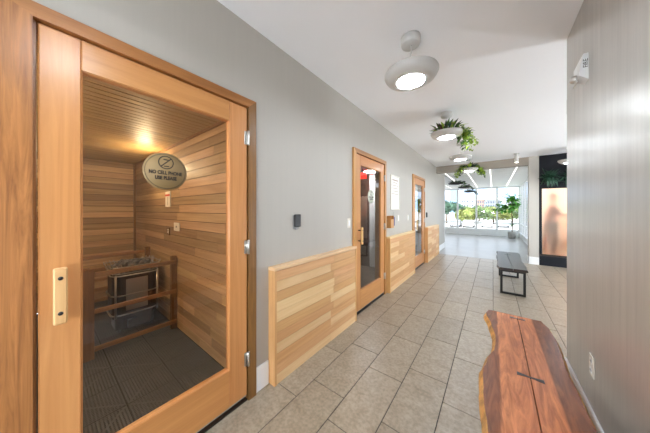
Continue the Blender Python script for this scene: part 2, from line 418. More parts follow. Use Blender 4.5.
# floor of the corridor and lobby: grout bed with separate tiles
floor = box('floor', -1.60, 4.0, YB, 7.77, -0.06, -0.004, 'grout')
tag(floor, 'beige stone tile floor of the corridor and lobby', 'floor', kind='structure')
TW, TL, J = 0.2935, 0.616, 0.0055
k0 = -5
for k in range(-5, 15):
    xa, xb = -0.292 + k * TW, -0.292 + (k + 1) * TW
    if xa > 3.6: break
    y0 = 1.988 if k % 2 else 1.784
    n = -7
    while True:
        ya, yb = y0 + n * TL, y0 + (n + 1) * TL; n += 1
        if ya > 7.76: break
        if yb < -0.3 and xa < XR: continue
        if xa > XR - 0.05 and yb < 2.6: continue
        if xa > 2.2 and (ya < 4.0): continue
        xa2 = max(xa, -1.47); yb2 = min(yb, 7.765)
        if xb - xa2 < 0.02 or yb2 - ya < 0.03: continue
        box('tile', xa2 + J / 2, xb - J / 2, ya + J / 2, yb2 - J / 2, -0.010, 0.0, 'tile', floor, 0.002)

tag(box('floor_leak_slab', -5.1, 4.15, YB - 0.2, 15.28, -0.35, -0.075, 'concrete'), 'added unseen slab under the building that blocks stray sky light', 'floor', kind='structure')  # added unseen slab, stops sky light leaking through floor gaps
# left wall with three door openings
segs = []; y = YB
for d in DOORS:
    a, b = d - 0.03, d + 0.936
    segs.append((XL - 0.15, XL, y, a, 0, CH)); segs.append((XL - 0.15, XL, a, b, OPT, CH)); y = b
segs.append((XL - 0.15, XL, y, 9.25, 0, CH))
tag(boxes('wall_left', segs, 'wall'), 'long grey wall covered in faint vertical weave holding three wooden doors', 'wall', kind='structure')
wr = boxes('wall_right', [(XR, XR + 0.15, YB, 2.60, 0, CH), (XR + 0.15, 4.0, 2.45, 2.60, 0, CH)], 'wall_r')
tag(wr, 'near silver grey wall beside the walnut bench', 'wall', kind='structure')
ceil = box('ceiling', -1.6, 4.0, YB, 7.95, CH, CH + 0.1, 'ceiling')
tag(ceil, 'smooth white corridor ceiling with a row of pendants', 'ceiling', kind='structure')
beam = box('trim_1', XL, 0.93, 7.75, 7.95, 2.58, CH, 'beam')
tag(beam, 'taupe beam crossing the ceiling at the sunroom entrance', 'beam', kind='structure')
pillar = box('trim_2', 0.74, 0.93, 7.74, 7.96, 0, CH - 0.001, 'pillar')
tag(pillar, 'pale pillar between the sunroom entrance and the dark alcove front', 'pillar', kind='structure')
pb = boxes('baseboard_pillar', [(0.725, 0.93, 7.722, 7.738, 0, 0.19), (0.722, 0.739, 7.722, 7.96, 0, 0.19)], 'white')
tag(pb, 'white baseboard around the foot of the pillar', 'baseboard', kind='structure')
for nm, a, b, lb in (('baseboard_left', 0.994, 1.115, 'short white baseboard between sauna door casing and first slatted panel'),
                     ('baseboard_left_far', 7.76, 9.25, 'white baseboard of the left wall past the last slatted panel')):
    tag(box(nm, XL, XL + 0.016, a, b, 0, 0.19, 'white', None, 0.004), lb, 'baseboard', kind='structure')
tag(box('baseboard_right', XR - 0.016, XR, YB, 2.60, 0, 0.205, 'white', None, 0.004), 'white baseboard along the near grey wall behind the walnut bench', 'baseboard', kind='structure')
# lobby far wall (dark alcove front built below) and window side
tag(boxes('wall_lobby', [(2.22, 4.0, 7.75, 7.95, 0, CH), (0.93, 2.22, 7.80, 7.95, 2.20, CH)], 'case'), 'charcoal wall of the lobby around the frosted alcove', 'wall', kind='structure')

def window(name, axis, c, a0, a1, z0, z1, bars, transoms, label, t=0.06, glass='window', mat='white', wb=0.07):
    """glazed wall in plane axis=c from a0..a1; bars = positions of uprights"""
    e = empty(name, (c, (a0 + a1) / 2, 0) if axis == 'x' else ((a0 + a1) / 2, c, 0)); tag(e, label, 'window', kind='structure')
    def b(nm, p0, p1, q0, q1, m, th):
        if axis == 'x': return box(nm, c - th / 2, c + th / 2, p0, p1, q0, q1, m, e)
        return box(nm, p0, p1, c - th / 2, c + th / 2, q0, q1, m, e)
    for p in bars: b('mullion', p - wb / 2, p + wb / 2, z0, z1, mat, t)
    sb = sorted(bars); tz = sorted(transoms)
    for i in range(len(sb) - 1):
        for q, th in tz:
            b('transom', sb[i] + wb / 2, sb[i + 1] - wb / 2, q - th / 2, q + th / 2, mat, t * 0.9)
        edges = [(tz[j][0] + tz[j][1] / 2, tz[j + 1][0] - tz[j + 1][1] / 2) for j in range(len(tz) - 1)]
        for q0, q1 in edges:
            b('pane', sb[i] + wb / 2, sb[i + 1] - wb / 2, q0, q1, glass, 0.006)
    return e
# sunroom
SC = 2.66
tag(box('floor_sunroom', -4.2, 1.20, 7.77, 15.2, -0.06, 0.0, 'sun_floor'), 'polished pale floor of the sunroom', 'floor', kind='structure')
window('window_1', 'y', 15.0, -4.2, 1.09, 0.0, SC, [1.085 - 0.915 * i for i in range(6)], [(0.18, 0.36), (0.70, 0.05), (2.62, 0.08)],
       'wide white framed window wall of the sunroom with trees beyond', 0.10, wb=0.085)
window('window_2', 'x', 1.12, 8.6, 14.94, 0.0, SC, [8.62 + 1.05 * i for i in range(7)], [(0.12, 0.24), (0.70, 0.05), (2.62, 0.08)],
       'white framed side glazing of the sunroom behind the potted fig', 0.08, wb=0.085)
sc = box('ceiling_sunroom', -4.2, 1.20, 7.95, 15.2, SC + 0.03, SC + 0.12, 'ceiling')
tag(sc, 'white panelled sunroom ceiling with thin bright light lines', 'ceiling', kind='structure')
SX = [-3.19, -2.56, -1.93, -1.31, -0.69, -0.07, 0.56]
edges = [-4.2] + SX + [1.08]
for i in range(len(edges) - 1):
    y = 7.97
    while y < 14.9:
        box('panel', edges[i] + 0.0125, edges[i + 1] - 0.0125, y + 0.02, min(y + 0.58, 14.93), SC, SC + 0.025, 'white_wall', sc); y += 0.60
tag(boxes('wall_sunroom', [(-4.3, -4.2, 9.25, 15.2, 0, SC + 0.1), (-4.2, -3.7, 9.25, 9.35, 0, SC + 0.1), (-3.7, -1.75, 9.25, 9.35, 0, 0.5), (-3.7, -1.75, 9.25, 9.35, 2.4, SC + 0.1),
                           (-1.75, XL, 9.25, 9.35, 0, SC + 0.1)], 'white_wall'), 'white inner wall of the sunroom', 'wall', kind='structure')
for i, x in enumerate(SX):
    tag(box('linear_light', x - 0.011, x + 0.011, 8.0, 14.9, SC - 0.004, SC + 0.028, 'strip'),
        ['outermost light line of the sunroom ceiling, by its inner white wall', 'second sunroom ceiling light line from the inner white wall', 'third sunroom ceiling light line from the inner white wall', 'fourth sunroom ceiling light line, left of the hanging planters',
         'sunroom ceiling light line just right of the hanging planters', 'sunroom ceiling light line above the middle window pane', 'sunroom ceiling light line nearest the potted fig'][i], 'light', 'light lines in the sunroom ceiling')
# added unseen glazing that brings daylight from behind the camera and from the lobby side
window('window_3', 'y', YB + 0.03, XL, XR, 0.0, CH, [XL + 0.035, (XL + XR) / 2, XR - 0.035], [(0.10, 0.2), (2.1, 0.06), (CH - 0.05, 0.1)], 'added glazed end of the corridor letting daylight in behind the viewer')
window('window_4', 'x', 4.03, 2.6, 7.75, 0.0, CH, [2.64 + i * 1.0145 for i in range(6)], [(0.10, 0.2), (0.8, 0.05), (CH - 0.05, 0.1)], 'added window wall letting daylight in from the unseen side of the lobby')

# ================================================================== DOORS
def make_door(i, d, casing, casing_y, glass, label, clabel, dark_side=None, wide=0.0):
    XF = -1.43
    t = empty('trim_%d' % (i + 3), (XL, d + 0.45, 0)); tag(t, clabel, 'door casing', kind='structure')
    ztop = 2.215
    # mitred casing, proud of the wall
    def prism_x(nm, pts, x0, x1, m):
        n = len(pts); V = [(x0, p[0], p[1]) for p in pts] + [(x1, p[0], p[1]) for p in pts]
        F = [tuple(range(n)), tuple(range(2 * n - 1, n - 1, -1))] + [(k, (k + 1) % n, n + (k + 1) % n, n + k) for k in range(n)]
        return obj(nm, V, F, m, t)
    y0o, y0i, y1i, y1o, zi = d - 0.093 - wide, d - 0.022, d + 0.926, d + 0.99, 2.157
    prism_x('side_casing', [(y0o, 0), (y0i, 0), (y0i, zi), (y0o, ztop)], XL + 0.001, XL + 0.026, casing)
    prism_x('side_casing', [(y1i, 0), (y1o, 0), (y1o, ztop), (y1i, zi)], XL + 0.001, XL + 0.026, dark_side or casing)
    prism_x('head_casing', [(y0i, zi), (y1i, zi), (y1o, ztop), (y0o, ztop)], XL + 0.001, XL + 0.026, casing_y)
    # jamb lining
    for a, b in ((d - 0.029, d - 0.015), (d + 0.922, d + 0.935)):
        box('jamb', XL - 0.15, XL, a, b, 0.0, 2.152, casing, t)
    box('head_jamb', XL - 0.15, XL, d - 0.029, d + 0.935, 2.152, 2.164, casing_y, t)
    th = box('threshold', XL - 0.15, XL + 0.012, d - 0.014, d + 0.921, 0.0, 0.012, 'dark_steel', t)
    e = empty('door_%d' % (i + 1), (XF - 0.022, d + 0.45, 0)); tag(e, label, 'door', kind='structure')
    a, b = d - 0.010, d + 0.918; ga, gb, g0, g1, z0, z1 = d + 0.105, d + 0.784, 0.302, 2.013, 0.045, 2.146
    box('stile', XF - 0.044, XF, a, ga, z0, z1, 'door', e, 0.004)
    box('stile', XF - 0.044, XF, gb, b, z0, z1, 'door', e, 0.004)
    box('top_rail', XF - 0.044, XF, ga, gb, g1, z1, 'door_y', e, 0.003)
    box('bottom_rail', XF - 0.044, XF, ga, gb, z0, g0, 'door_y', e, 0.003)
    for nm, q in (('glazing_bead', (ga, ga + 0.005, g0, g1)), ('glazing_bead', (gb - 0.005, gb, g0, g1)), ('glazing_bead', (ga + 0.005, gb - 0.005, g0, g0 + 0.005)), ('glazing_bead', (ga + 0.005, gb - 0.005, g1 - 0.005, g1))):
        box(nm, XF - 0.040, XF - 0.006, q[0], q[1], q[2], q[3], 'door', e, 0.003)
    box('glass', XF - 0.026, XF - 0.020, ga + 0.005, gb - 0.005, g0 + 0.005, g1 - 0.005, glass, e)
    box('door_sweep', XF - 0.040, XF - 0.004, a + 0.004, b - 0.004, 0.036, 0.045, 'grey', e)
    for hz in (1.926, 1.13, 0.31):
        h = lathe('hinge', [(0.006, -0.052), (0.0085, -0.05), (0.0085, 0.05), (0.006, 0.052)], (XF + 0.013, d + 0.921, hz), 'chrome', e, 12)
        box('hinge_leaf', XF - 0.001, XF + 0.004, d + 0.895, d + 0.917, hz - 0.048, hz + 0.048, 'chrome', h)
    # pull: a wooden grip on two dark bolts
    hy = d + 0.045; xg = XF + 0.045
    pull = box('handle', xg, xg + 0.020, hy - 0.019, hy + 0.019, 0.942, 1.168, 'handle', e, 0.005)
    for z in (0.987, 1.127):
        lathe('standoff', [(0.008, -0.046), (0.008, 0.0)], (xg, hy, z), 'black_metal', pull, 12, axis='x')
        lathe('bolt', [(0.0075, 0.0), (0.0075, 0.002)], (xg + 0.0195, hy, z), 'black_metal', pull, 12, axis='x')
    return e
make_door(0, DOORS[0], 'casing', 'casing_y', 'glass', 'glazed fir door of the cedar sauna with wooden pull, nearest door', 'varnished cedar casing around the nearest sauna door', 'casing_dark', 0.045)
make_door(1, DOORS[1], 'casing2', 'casing2_y', 'glass_dark', 'glazed fir door to the dark room between the first two slatted panels', 'amber wood casing around the dark room door')
make_door(2, DOORS[2], 'casing2', 'casing2_y', 'glass', 'farthest glazed fir door, with green leaves reflected in its glass', 'amber wood casing around the farthest door')

def round_sign(name, y, z, r, face, label):
    xg = -1.43 - 0.020
    s = empty(name, (xg, y, z), label, 'sign')
    lathe('sign_face', [(r, 0.0002), (r, 0.0022)], (xg, y, z), face, s, 64, axis='x')
    x = xg + 0.0024
    def ring(nm, rr, t, yy, zz, n=48):
        V = []; F = []
        for i in range(n):
            a = 2 * math.pi * i / n
            for q in (rr - t / 2, rr + t / 2): V.append((x + 0.0004, yy + q * math.cos(a), zz + q * math.sin(a)))
        for i in range(n):
            j = (i + 1) % n; F.append((2 * i, 2 * i + 1, 2 * j + 1, 2 * j))
        return obj(nm, V, F, 'ink', s)
    ring('border', r * 0.915, r * 0.022, y, z)
    # barred telephone symbol
    cz = z + r * 0.48; ring('symbol_ring', r * 0.33, r * 0.05, y, cz)
    def bar(nm, ya, za, yb, zb, t):
        dx, dz = yb - ya, zb - za; L = math.hypot(dx, dz); px, pz = -dz / L * t / 2, dx / L * t / 2
        return obj(nm, [(x + 0.0005, ya + px, za + pz), (x + 0.0005, yb + px, zb + pz), (x + 0.0005, yb - px, zb - pz), (x + 0.0005, ya - px, za - pz)], [(0, 1, 2, 3)], 'ink', s)
    q = r * 0.235; bar('symbol_bar', y - q, cz - q, y + q, cz + q, r * 0.055)
    bar('symbol_phone', y - r * 0.12, cz + r * 0.16, y + r * 0.10, cz + r * 0.14, r * 0.06)
    bar('symbol_phone', y - r * 0.10, cz - r * 0.20, y + r * 0.14, cz - r * 0.20, r * 0.06)
    text('lettering', 'NO CELL PHONE', r * 0.195, 'ink', (x + 0.0006, y, z - r * 0.08), (P2, 0, P2), s, r * 0.009).scale = (1, 1.3, 1)
    text('lettering', 'USE PLEASE', r * 0.195, 'ink', (x + 0.0006, y, z - r * 0.36), (P2, 0, P2), s, r * 0.009).scale = (1, 1.3, 1)
    return s
round_sign('door_sign', 0.423, 1.615, 0.104, 'sign', 'round brown no cell phone sign on the sauna door glass')
round_sign('door_sign', 3.01, 1.60, 0.104, 'sign_pale', 'round pale sign on the glass of the dark room door')

# ================================================================== SLATTED WAINSCOT PANELS
def wainscot(y0, y1, label, joint):
    XW, ZT = -1.3655, 0.94
    e = empty('wainscot_panel', (XL, (y0 + y1) / 2, 0), label, 'wall panel', 'slatted wainscot panels')
    x0 = XL + 0.001
    box('end_panel', x0, XW, y0, y0 + 0.024, 0, ZT - 0.026, 'ply_z', e, 0.002)
    box('end_panel', x0, XW, y1 - 0.024, y1, 0, ZT - 0.026, 'ply_z', e, 0.002)
    box('top_cap', x0, XW + 0.003, y0 - 0.001, y1 + 0.001, ZT - 0.026, ZT, 'ply_top', e, 0.002)
    a, b = y0 + 0.025, y1 - 0.025
    rows = 11; hh = (ZT - 0.030) / rows
    box('backing', x0, XW - 0.02, a, b, 0.002, ZT - 0.028, 'sauna_back', e)
    rng = random.Random(int(y0 * 100))
    seq = ['ply3', 'ply1', 'ply2', 'ply1', 'ply1', 'ply2', 'ply2', 'ply1', 'ply2', 'ply3', 'ply1']
    for r in range(rows):
        z0 = ZT - 0.030 - (r + 1) * hh
        js = [y0 + (y1 - y0) * (joint + rng.choice([-0.02, 0.02, -0.02, 0.03]))]
        if (y1 - y0) > 1.4 and r % 2: js = [y0 + (y1 - y0) * f for f in (0.30 + rng.uniform(-.05, .05), 0.72)]
        cuts = [a] + js + [b]
        for q in range(len(cuts) - 1):
            box('slat', XW - 0.02, XW - 0.004 - rng.choice([0, 0.0008, 0.0015]), cuts[q] + 0.0007, cuts[q + 1] - 0.0007, z0 + 0.0012, z0 + hh - 0.0012,
                seq[r] if q == 0 else rng.choice(['ply1', 'ply2', 'ply3']), e)
    return e
wainscot(1.12, 2.43, 'pale slatted wood wainscot panel between the sauna door and the dark room door', 0.60)
wainscot(3.56, 5.05, 'slatted wood wainscot panel under the framed notice', 0.5)
wainscot(6.24, 7.745, 'farthest slatted wood wainscot panel, past the last door', 0.5)

# ================================================================== CEDAR SAUNA
SXF, SXB, SY0, SY1, SZ = XL - 0.15, -4.90, -1.0, 0.985, 2.19
def board_wall_y(name, y_face, sgn, label):
    """wall in plane Y, boards run along X"""
    w_ = box(name, SXB - 0.1, SXF, y_face, y_face + sgn * 0.09, -0.07, SZ + 0.1, 'sauna_back'); tag(w_, label, 'wall', kind='structure')
    rng = random.Random(3)
    hh = SZ / 24
    for r in range(24):
        cuts = [SXB + 0.013, SXF]
        c = [SXB + 0.5 + rng.random() * 1.6]
        while c[-1] < SXF - 0.9: c.append(c[-1] + rng.uniform(1.2, 2.0))
        cuts = [SXB + 0.013] + [q for q in c if q < SXF - 0.25] + [SXF]
        for q in range(len(cuts) - 1):
            box('board', cuts[q] + 0.001, cuts[q + 1] - 0.001, y_face - sgn * 0.013, y_face, r * hh + 0.0028, (r + 1) * hh - 0.0028, 'sauna_x', w_)
    return w_
board_wall_y('wall_sauna_right', SY1 + 0.013, 1, 'cedar board side wall of the sauna with a lamp in its corner')
wl = box('wall_sauna_left', SXB - 0.1, SXF, SY0 - 0.09, SY0, 0, SZ + 0.1, 'sauna_x'); tag(wl, 'cedar side wall of the sauna away from the heater', 'wall', kind='structure')
wbk = box('wall_sauna_back', SXB - 0.1, SXB, SY0, SY1 + 0.012, 0, SZ + 0.1, 'sauna_back'); tag(wbk, 'cedar board end wall of the sauna', 'wall', kind='structure')
rng = random.Random(5); hh = SZ / 24
for r in range(24):
    cut = SY0 + 0.02 + (0.5 + rng.random() * 0.9)
    for a, b in ((SY0, cut), (cut, SY1)):
        box('board', SXB, SXB + 0.013, a + 0.001, b - 0.001, r * hh + 0.0028, (r + 1) * hh - 0.0028, 'sauna_y', wbk)
cs = box('ceiling_sauna', SXB, SXF, SY0, SY1 + 0.012, SZ + 0.013, SZ + 0.1, 'sauna_back'); tag(cs, 'narrow cedar boards of the sauna ceiling', 'ceiling', kind='structure')
nb = 44; bw = (SXF - SXB) / nb
for i in range(nb):
    box('board', SXB + i * bw + 0.0055, SXB + (i + 1) * bw - 0.0055, SY0 + 0.001, SY1 - 0.001, SZ, SZ + 0.013, 'sauna_c', cs)
tag(box('trim_6', SXB + 0.013, SXB + 0.04, SY1 - 0.028, SY1 - 0.001, 0.02, SZ, 'sauna_z'), 'slim cedar corner batten of the sauna', 'trim', kind='structure')
tag(box('trim_7', SXB + 0.041, SXF, SY1 - 0.022, SY1 - 0.001, SZ - 0.024, SZ - 0.001, 'sauna_rx'), 'slim cedar batten under the sauna ceiling', 'trim', kind='structure')
fs = box('floor_sauna', SXB, SXF + 0.13, SY0, SY1 + 0.01, -0.07, -0.012, 'mat_gap'); tag(fs, 'charcoal ribbed plastic mat floor of the sauna', 'floor', kind='structure')
# ribbed mat squares
def mat_mesh(sz, ribs):
    V, F = [], []
    def bx_(x0, x1, y0, y1, z0, z1):
        b = len(V)
        V.extend([(x0, y0, z0), (x1, y0, z0), (x1, y1, z0), (x0, y1, z0), (x0, y0, z1), (x1, y0, z1), (x1, y1, z1), (x0, y1, z1)])
        F.extend([tuple(b + i for i in f) for f in ((4, 5, 6, 7), (0, 1, 5, 4), (1, 2, 6, 5), (2, 3, 7, 6), (3, 0, 4, 7))])
    h = sz / 2; p = sz / ribs
    for i in range(ribs): bx_(-h + i * p + p * 0.22, -h + (i + 1) * p - p * 0.22, -h + 0.002, h - 0.002, -0.012, 0.0)
    for i in range(ribs): bx_(-h + 0.003, h - 0.003, -h + i * p + p * 0.3, -h + (i + 1) * p - p * 0.3, -0.011, -0.0006)
    t = 0.006; b = len(V); q = h - 0.012
    V.extend([(-q - t, -q + t, 0.0008), (-q + t, -q - t, 0.0008), (q + t, q - t, 0.0008), (q - t, q + t, 0.0008)]); F.append((b, b + 1, b + 2, b + 3))
    me = bpy.data.meshes.new('mat_tile'); me.from_pydata(V, [], F); me.update(); me.materials.append(M['mat']); return me
MS = 0.305; mm = mat_mesh(MS - 0.003, 17)
for i in range(11):
    for j in range(7):
        x, y = SXF + 0.12 - MS * (i + 0.5), SY1 - MS * (j + 0.5)
        if x - MS / 2 < SXB or y - MS / 2 < SY0 - 0.2: continue
        o = bpy.data.objects.new('mat_tile', mm); link(o, fs, (x, y, 0.0))
        o.rotation_euler.z = P2 * ((i + j) % 2)

# heater and its guard rail
HG = empty('heater_guard', (-3.3, 0.6, 0), 'cedar guard rail around the sauna heater', 'guard rail')
gx, gx2, gy0, gy1 = -3.00, -4.05, 0.245, 0.955
for x, y in ((gx, gy0), (gx, gy1 - 0.002), (gx2, gy0), (gx2, gy1 - 0.002)):
    box('post', x - 0.035, x + 0.02, y - 0.028, y + 0.028, 0.0, 0.855, 'sauna_z', HG, 0.003)
box('post_facing', gx + 0.021, gx + 0.039, gy0 - 0.07, gy0 + 0.055, 0.0, 0.845, 'sauna_z', HG, 0.003)
for z in (0.79, 0.445, 0.09):
    box('front_rail', gx + 0.021, gx + 0.041, gy0 + 0.056, gy1 + 0.02, z - 0.022, z + 0.022, 'sauna_ry', HG, 0.003)
for z in (0.79, 0.62, 0.445, 0.27, 0.09):
    box('side_rail', gx2 + 0.021, gx - 0.036, gy0 - 0.02, gy0, z - 0.022, z + 0.022, 'sauna_rx', HG, 0.003)
for z in (0.79, 0.62, 0.49, 0.36, 0.22, 0.08):
    box('rear_rail', gx2 - 0.056, gx2 - 0.036, gy0 - 0.02, gy1 + 0.02, z - 0.022, z + 0.022, 'sauna_ry', HG, 0.003)
HT = empty('sauna_heater', (-3.55, 0.69, 0), 'steel sauna heater topped with a basket of stones', 'heater')
def rrect(cx, cy, w_, d_, r, n=5):
    P = []
    for sx, sy, a0 in ((1, 1, 0), (-1, 1, 90), (-1, -1, 180), (1, -1, 270)):
        for i in range(n + 1):
            a = math.radians(a0 + 90 * i / n); P.append((cx + sx * (w_ / 2 - r) + r * math.cos(a), cy + sy * (d_ / 2 - r) + r * math.sin(a)))
    return P
def prism(name, pts, z0, z1, mat, parent, smooth=False):
    n = len(pts); V = [(p[0], p[1], z0) for p in pts] + [(p[0], p[1], z1) for p in pts]
    F = [tuple(range(n)), tuple(range(2 * n - 1, n - 1, -1))] + [(k, (k + 1) % n, n + (k + 1) % n, n + k) for k in range(n)]
    return obj(name, V, F, mat, parent, None, smooth)
prism('body', rrect(-3.55, 0.69, 0.40, 0.42, 0.09), 0.16, 0.66, 'dark_steel', HT)
prism('base', rrect(-3.55, 0.69, 0.34, 0.36, 0.07), 0.02, 0.16, 'dark_steel', HT)
for z in (0.20, 0.42, 0.645):
    tube('band', [(p[0], p[1], z) for p in rrect(-3.55, 0.69, 0.42, 0.44, 0.1)], 0.008, 'steel', HT, 6, True)
box('front_plate', -3.349, -3.345, 0.59, 0.79, 0.24, 0.60, 'steel', HT)
for y in (0.50, 0.88): tube('frame_tube', [(-3.335, y, 0.18), (-3.335, y, 0.66)], 0.010, 'steel', HT, 8)
box('control_box', -3.348, -3.30, 0.60, 0.68, 0.05, 0.14, 'dark_steel', HT)
for x in (-3.70, -3.40):
    for y in (0.54, 0.84): box('foot', x - 0.015, x + 0.015, y - 0.015, y + 0.015, 0, 0.02, 'dark_steel', HT)
parts = []
for k, z in enumerate((0.67, 0.71, 0.75)):
    parts.append(tube_geo([(p[0], p[1], z) for p in rrect(-3.55, 0.69, 0.40 + 0.03 * k, 0.42 + 0.03 * k, 0.1)], 0.005, 5, True))
pr = rrect(-3.55, 0.69, 0.40, 0.42, 0.1, 4); pr2 = rrect(-3.55, 0.69, 0.47, 0.49, 0.1, 4)
for a, b in zip(pr, pr2): parts.append(tube_geo([(a[0], a[1], 0.66), (b[0], b[1], 0.775)], 0.004, 5))
V, F = merge(parts); obj('stone_basket', V, F, 'steel', HT)
rng = random.Random(9); parts = []
for i in range(60):
    bm = bmesh.new(); bmesh.ops.create_icosphere(bm, subdivisions=1, radius=rng.uniform(0.026, 0.042))
    c = Vector((-3.55 + rng.uniform(-.15, .15), 0.69 + rng.uniform(-.16, .16), 0.68 + rng.uniform(0, 0.075)))
    for v in bm.verts: v.co = c + v.co * rng.uniform(0.8, 1.15)
    bm.verts.ensure_lookup_table()
    parts.append(([tuple(v.co) for v in bm.verts], [tuple(v.index for v in f.verts) for f in bm.faces])); bm.free()
V, F = merge(parts); tag(obj('heater_stones', V, F, 'stone', HT), kind='stuff')
# corner lamp of the sauna
SL = empty('sauna_lamp', (-3.72, 0.96, 2.06), 'small cedar shaded corner lamp under the sauna ceiling', 'lamp')
box('lamp_back', -3.80, -3.64, 0.972, 0.984, 2.00, 2.13, 'sauna_z', SL)
for z in (2.005, 2.045, 2.085, 2.125):
    box('shade_slat', -3.81, -3.63, 0.885, 0.90, z - 0.008, z + 0.010, 'sauna_z', SL)
for x in (-3.81, -3.64): box('shade_side', x, x + 0.012, 0.90, 0.972, 2.00, 2.135, 'sauna_z', SL)
lathe('bulb', [(0.004, -0.03), (0.026, -0.018), (0.03, 0.0), (0.02, 0.026), (0.012, 0.04)], (-3.72, 0.935, 2.06), 'sauna_bulb', SL, 16)
ld = bpy.data.lights.new('sauna_lamp_light', 'POINT'); ld.energy = 9; ld.color = (1.0, 0.74, 0.42); ld.shadow_soft_size = 0.05
lo = bpy.data.objects.new('sauna_lamp_light', ld); COL.objects.link(lo); lo.location = (-3.52, 0.80, 1.98)
SL2 = empty('sauna_fill_lamp', (-2.4, SY0, 2.0), 'added round fill lamp on the unseen sauna wall away from the heater', 'lamp')  # added unseen lamp that brightens the heater-side wall of the sauna
lathe('lamp_base', [(0.07, 0.0), (0.07, 0.02)], (-2.4, SY0, 1.9), 'sauna_z', SL2, 24, axis='y')
lathe('globe', [(0.09, 0.02), (0.10, 0.06), (0.08, 0.11), (0.02, 0.14)], (-2.4, SY0, 1.9), 'sauna_fill', SL2, 24, axis='y')
# small things on the sauna side wall
ya = SY1 - 0.002
th = empty('thermometer', (-3.27, ya, 1.54), 'white thermometer with a red band on the sauna side wall', 'thermometer')
box('plate', -3.36, -3.19, ya - 0.010, ya, 1.44, 1.635, 'almond', th, 0.003)
box('red_band', -3.355, -3.195, ya - 0.012, ya - 0.0105, 1.575, 1.600, 'ink_red', th)
box('tube_line', -3.273, -3.267, ya - 0.012, ya - 0.0105, 1.46, 1.565, 'grey', th)
sp = empty('sensor_plate', (-2.98, ya, 1.20), 'pale square sensor plate on the sauna side wall', 'sensor plate')
box('plate', -3.07, -2.90, ya - 0.008, ya, 1.15, 1.25, 'almond', sp, 0.003); box('sensor', -2.995, -2.975, ya - 0.012, ya - 0.008, 1.19, 1.21, 'grey', sp)
vg = empty('wall_vent', (-3.27, ya, 1.13), 'small wooden framed vent below the sauna thermometer', 'vent')
boxes('frame', [(-3.315, -3.305, ya - 0.008, ya, 1.085, 1.175), (-3.235, -3.225, ya - 0.008, ya, 1.085, 1.175), (-3.305, -3.235, ya - 0.008, ya, 1.085, 1.095), (-3.305, -3.235, ya - 0.008, ya, 1.165, 1.175)], 'sauna_z', vg)
for z in (1.11, 1.13, 1.15): box('slat', -3.305, -3.235, ya - 0.006, ya - 0.002, z - 0.006, z + 0.006, 'almond', vg)

# ================================================================== DARK ROOM BEHIND THE SECOND DOOR
Y2a, Y2b = 1.088, 4.95
tag(box('floor_dark_room', -4.6, SXF + 0.13, Y2a, Y2b, -0.06, 0.0, 'slate'), 'dark slate floor of the room behind the second door', 'floor', kind='structure')
tag(box('ceiling_dark_room', -4.6, SXF, Y2a, Y2b, 2.32, 2.42, 'beam'), 'low taupe ceiling of the dark room', 'ceiling', kind='structure')
tag(boxes('wall_dark_room', [(-4.7, -4.6, Y2a, Y2b, 0, 2.42), (-4.6, -2.42, Y2b - 0.012, Y2b, 0, 2.32), (-4.6, SXF, Y2a, Y2a + 0.012, 0, 2.32)], 'room_dark'), 'dark brown panelled walls of the room behind the second door', 'wall', kind='structure')
tag(box('wall_divider', -4.7, SXF, Y2b, Y2b + 0.1, 0, SC + 0.1, 'white_wall'), 'pale wall between the dark room and the last room', 'wall', kind='structure')
e = empty('ceiling_lamp', (-2.2, 4.6, 2.32), 'round white ceiling lamp inside the dark room', 'lamp')
lathe('lamp_rim', [(0.19, 0.0), (0.20, -0.03), (0.17, -0.045)], (-2.2, 4.6, 2.32), 'lamp', e, 32)
lathe('diffuser', [(0.168, -0.046), (0.12, -0.062), (0.02, -0.068)], (-2.2, 4.6, 2.32), 'lens', e, 32)
e = empty('exit_sign', (-2.32, 4.4, 2.18), 'small red glowing exit sign inside the dark room', 'sign')
box('lit_face', -2.42, -2.22, 4.38, 4.40, 2.10, 2.24, 'exit', e, 0.004); box('hanger', -2.33, -2.31, 4.385, 4.395, 2.24, 2.32, 'black', e)
e = empty('lounge_bench', (-3.2, 3.9, 0), 'dark wooden bench standing inside the dark room', 'bench')
for k in range(5): box('seat_slat', -3.9, -2.6, 3.72 + 0.085 * k, 3.79 + 0.085 * k, 0.42, 0.45, 'room_dark', e, 0.003)
for x in (-3.85, -2.65):
    for y in (3.74, 4.10): box('leg', x - 0.025, x + 0.025, y - 0.025, y + 0.025, 0, 0.42, 'room_dark', e)
for k in range(3): box('back_slat', -3.9, -2.6, 4.13, 4.15, 0.55 + 0.12 * k, 0.63 + 0.12 * k, 'room_dark', e, 0.003)
for x in (-3.85, -2.65): box('back_post', x - 0.02, x + 0.02, 4.15, 4.18, 0.42, 0.9, 'room_dark', e)

# last room
tag(box('floor_last_room', -4.6, SXF + 0.13, Y2b + 0.1, 9.25, -0.06, 0.0, 'slate'), 'slate floor of the room behind the farthest door', 'floor', kind='structure')
tag(box('ceiling_last_room', -4.6, SXF, Y2b + 0.1, 9.25, SC, SC + 0.1, 'ceiling'), 'white ceiling of the room behind the farthest door', 'ceiling', kind='structure')
tag(box('wall_last_room', -4.7, -4.6, Y2b + 0.1, 9.25, 0, SC + 0.1, 'white_wall'), 'white wall of the room behind the farthest door', 'wall', kind='structure')
window('window_5', 'y', 9.30, -3.7, -1.75, 0.5, 2.4, [-3.665, -2.725, -1.785], [(0.53, 0.06), (2.37, 0.06)], 'added inner window of the last room, standing in for a reflected sunroom view', 0.08)  # added window, stands in for the bright view reflected in the door glass
e = empty('ceiling_lamp', (-2.3, 7.0, SC), 'added round ceiling lamp lighting the room behind the farthest door', 'lamp')  # lamp added to light the last room
lathe('lamp_rim', [(0.19, 0.0), (0.20, -0.03), (0.17, -0.045)], (-2.3, 7.0, SC), 'lamp', e, 32)
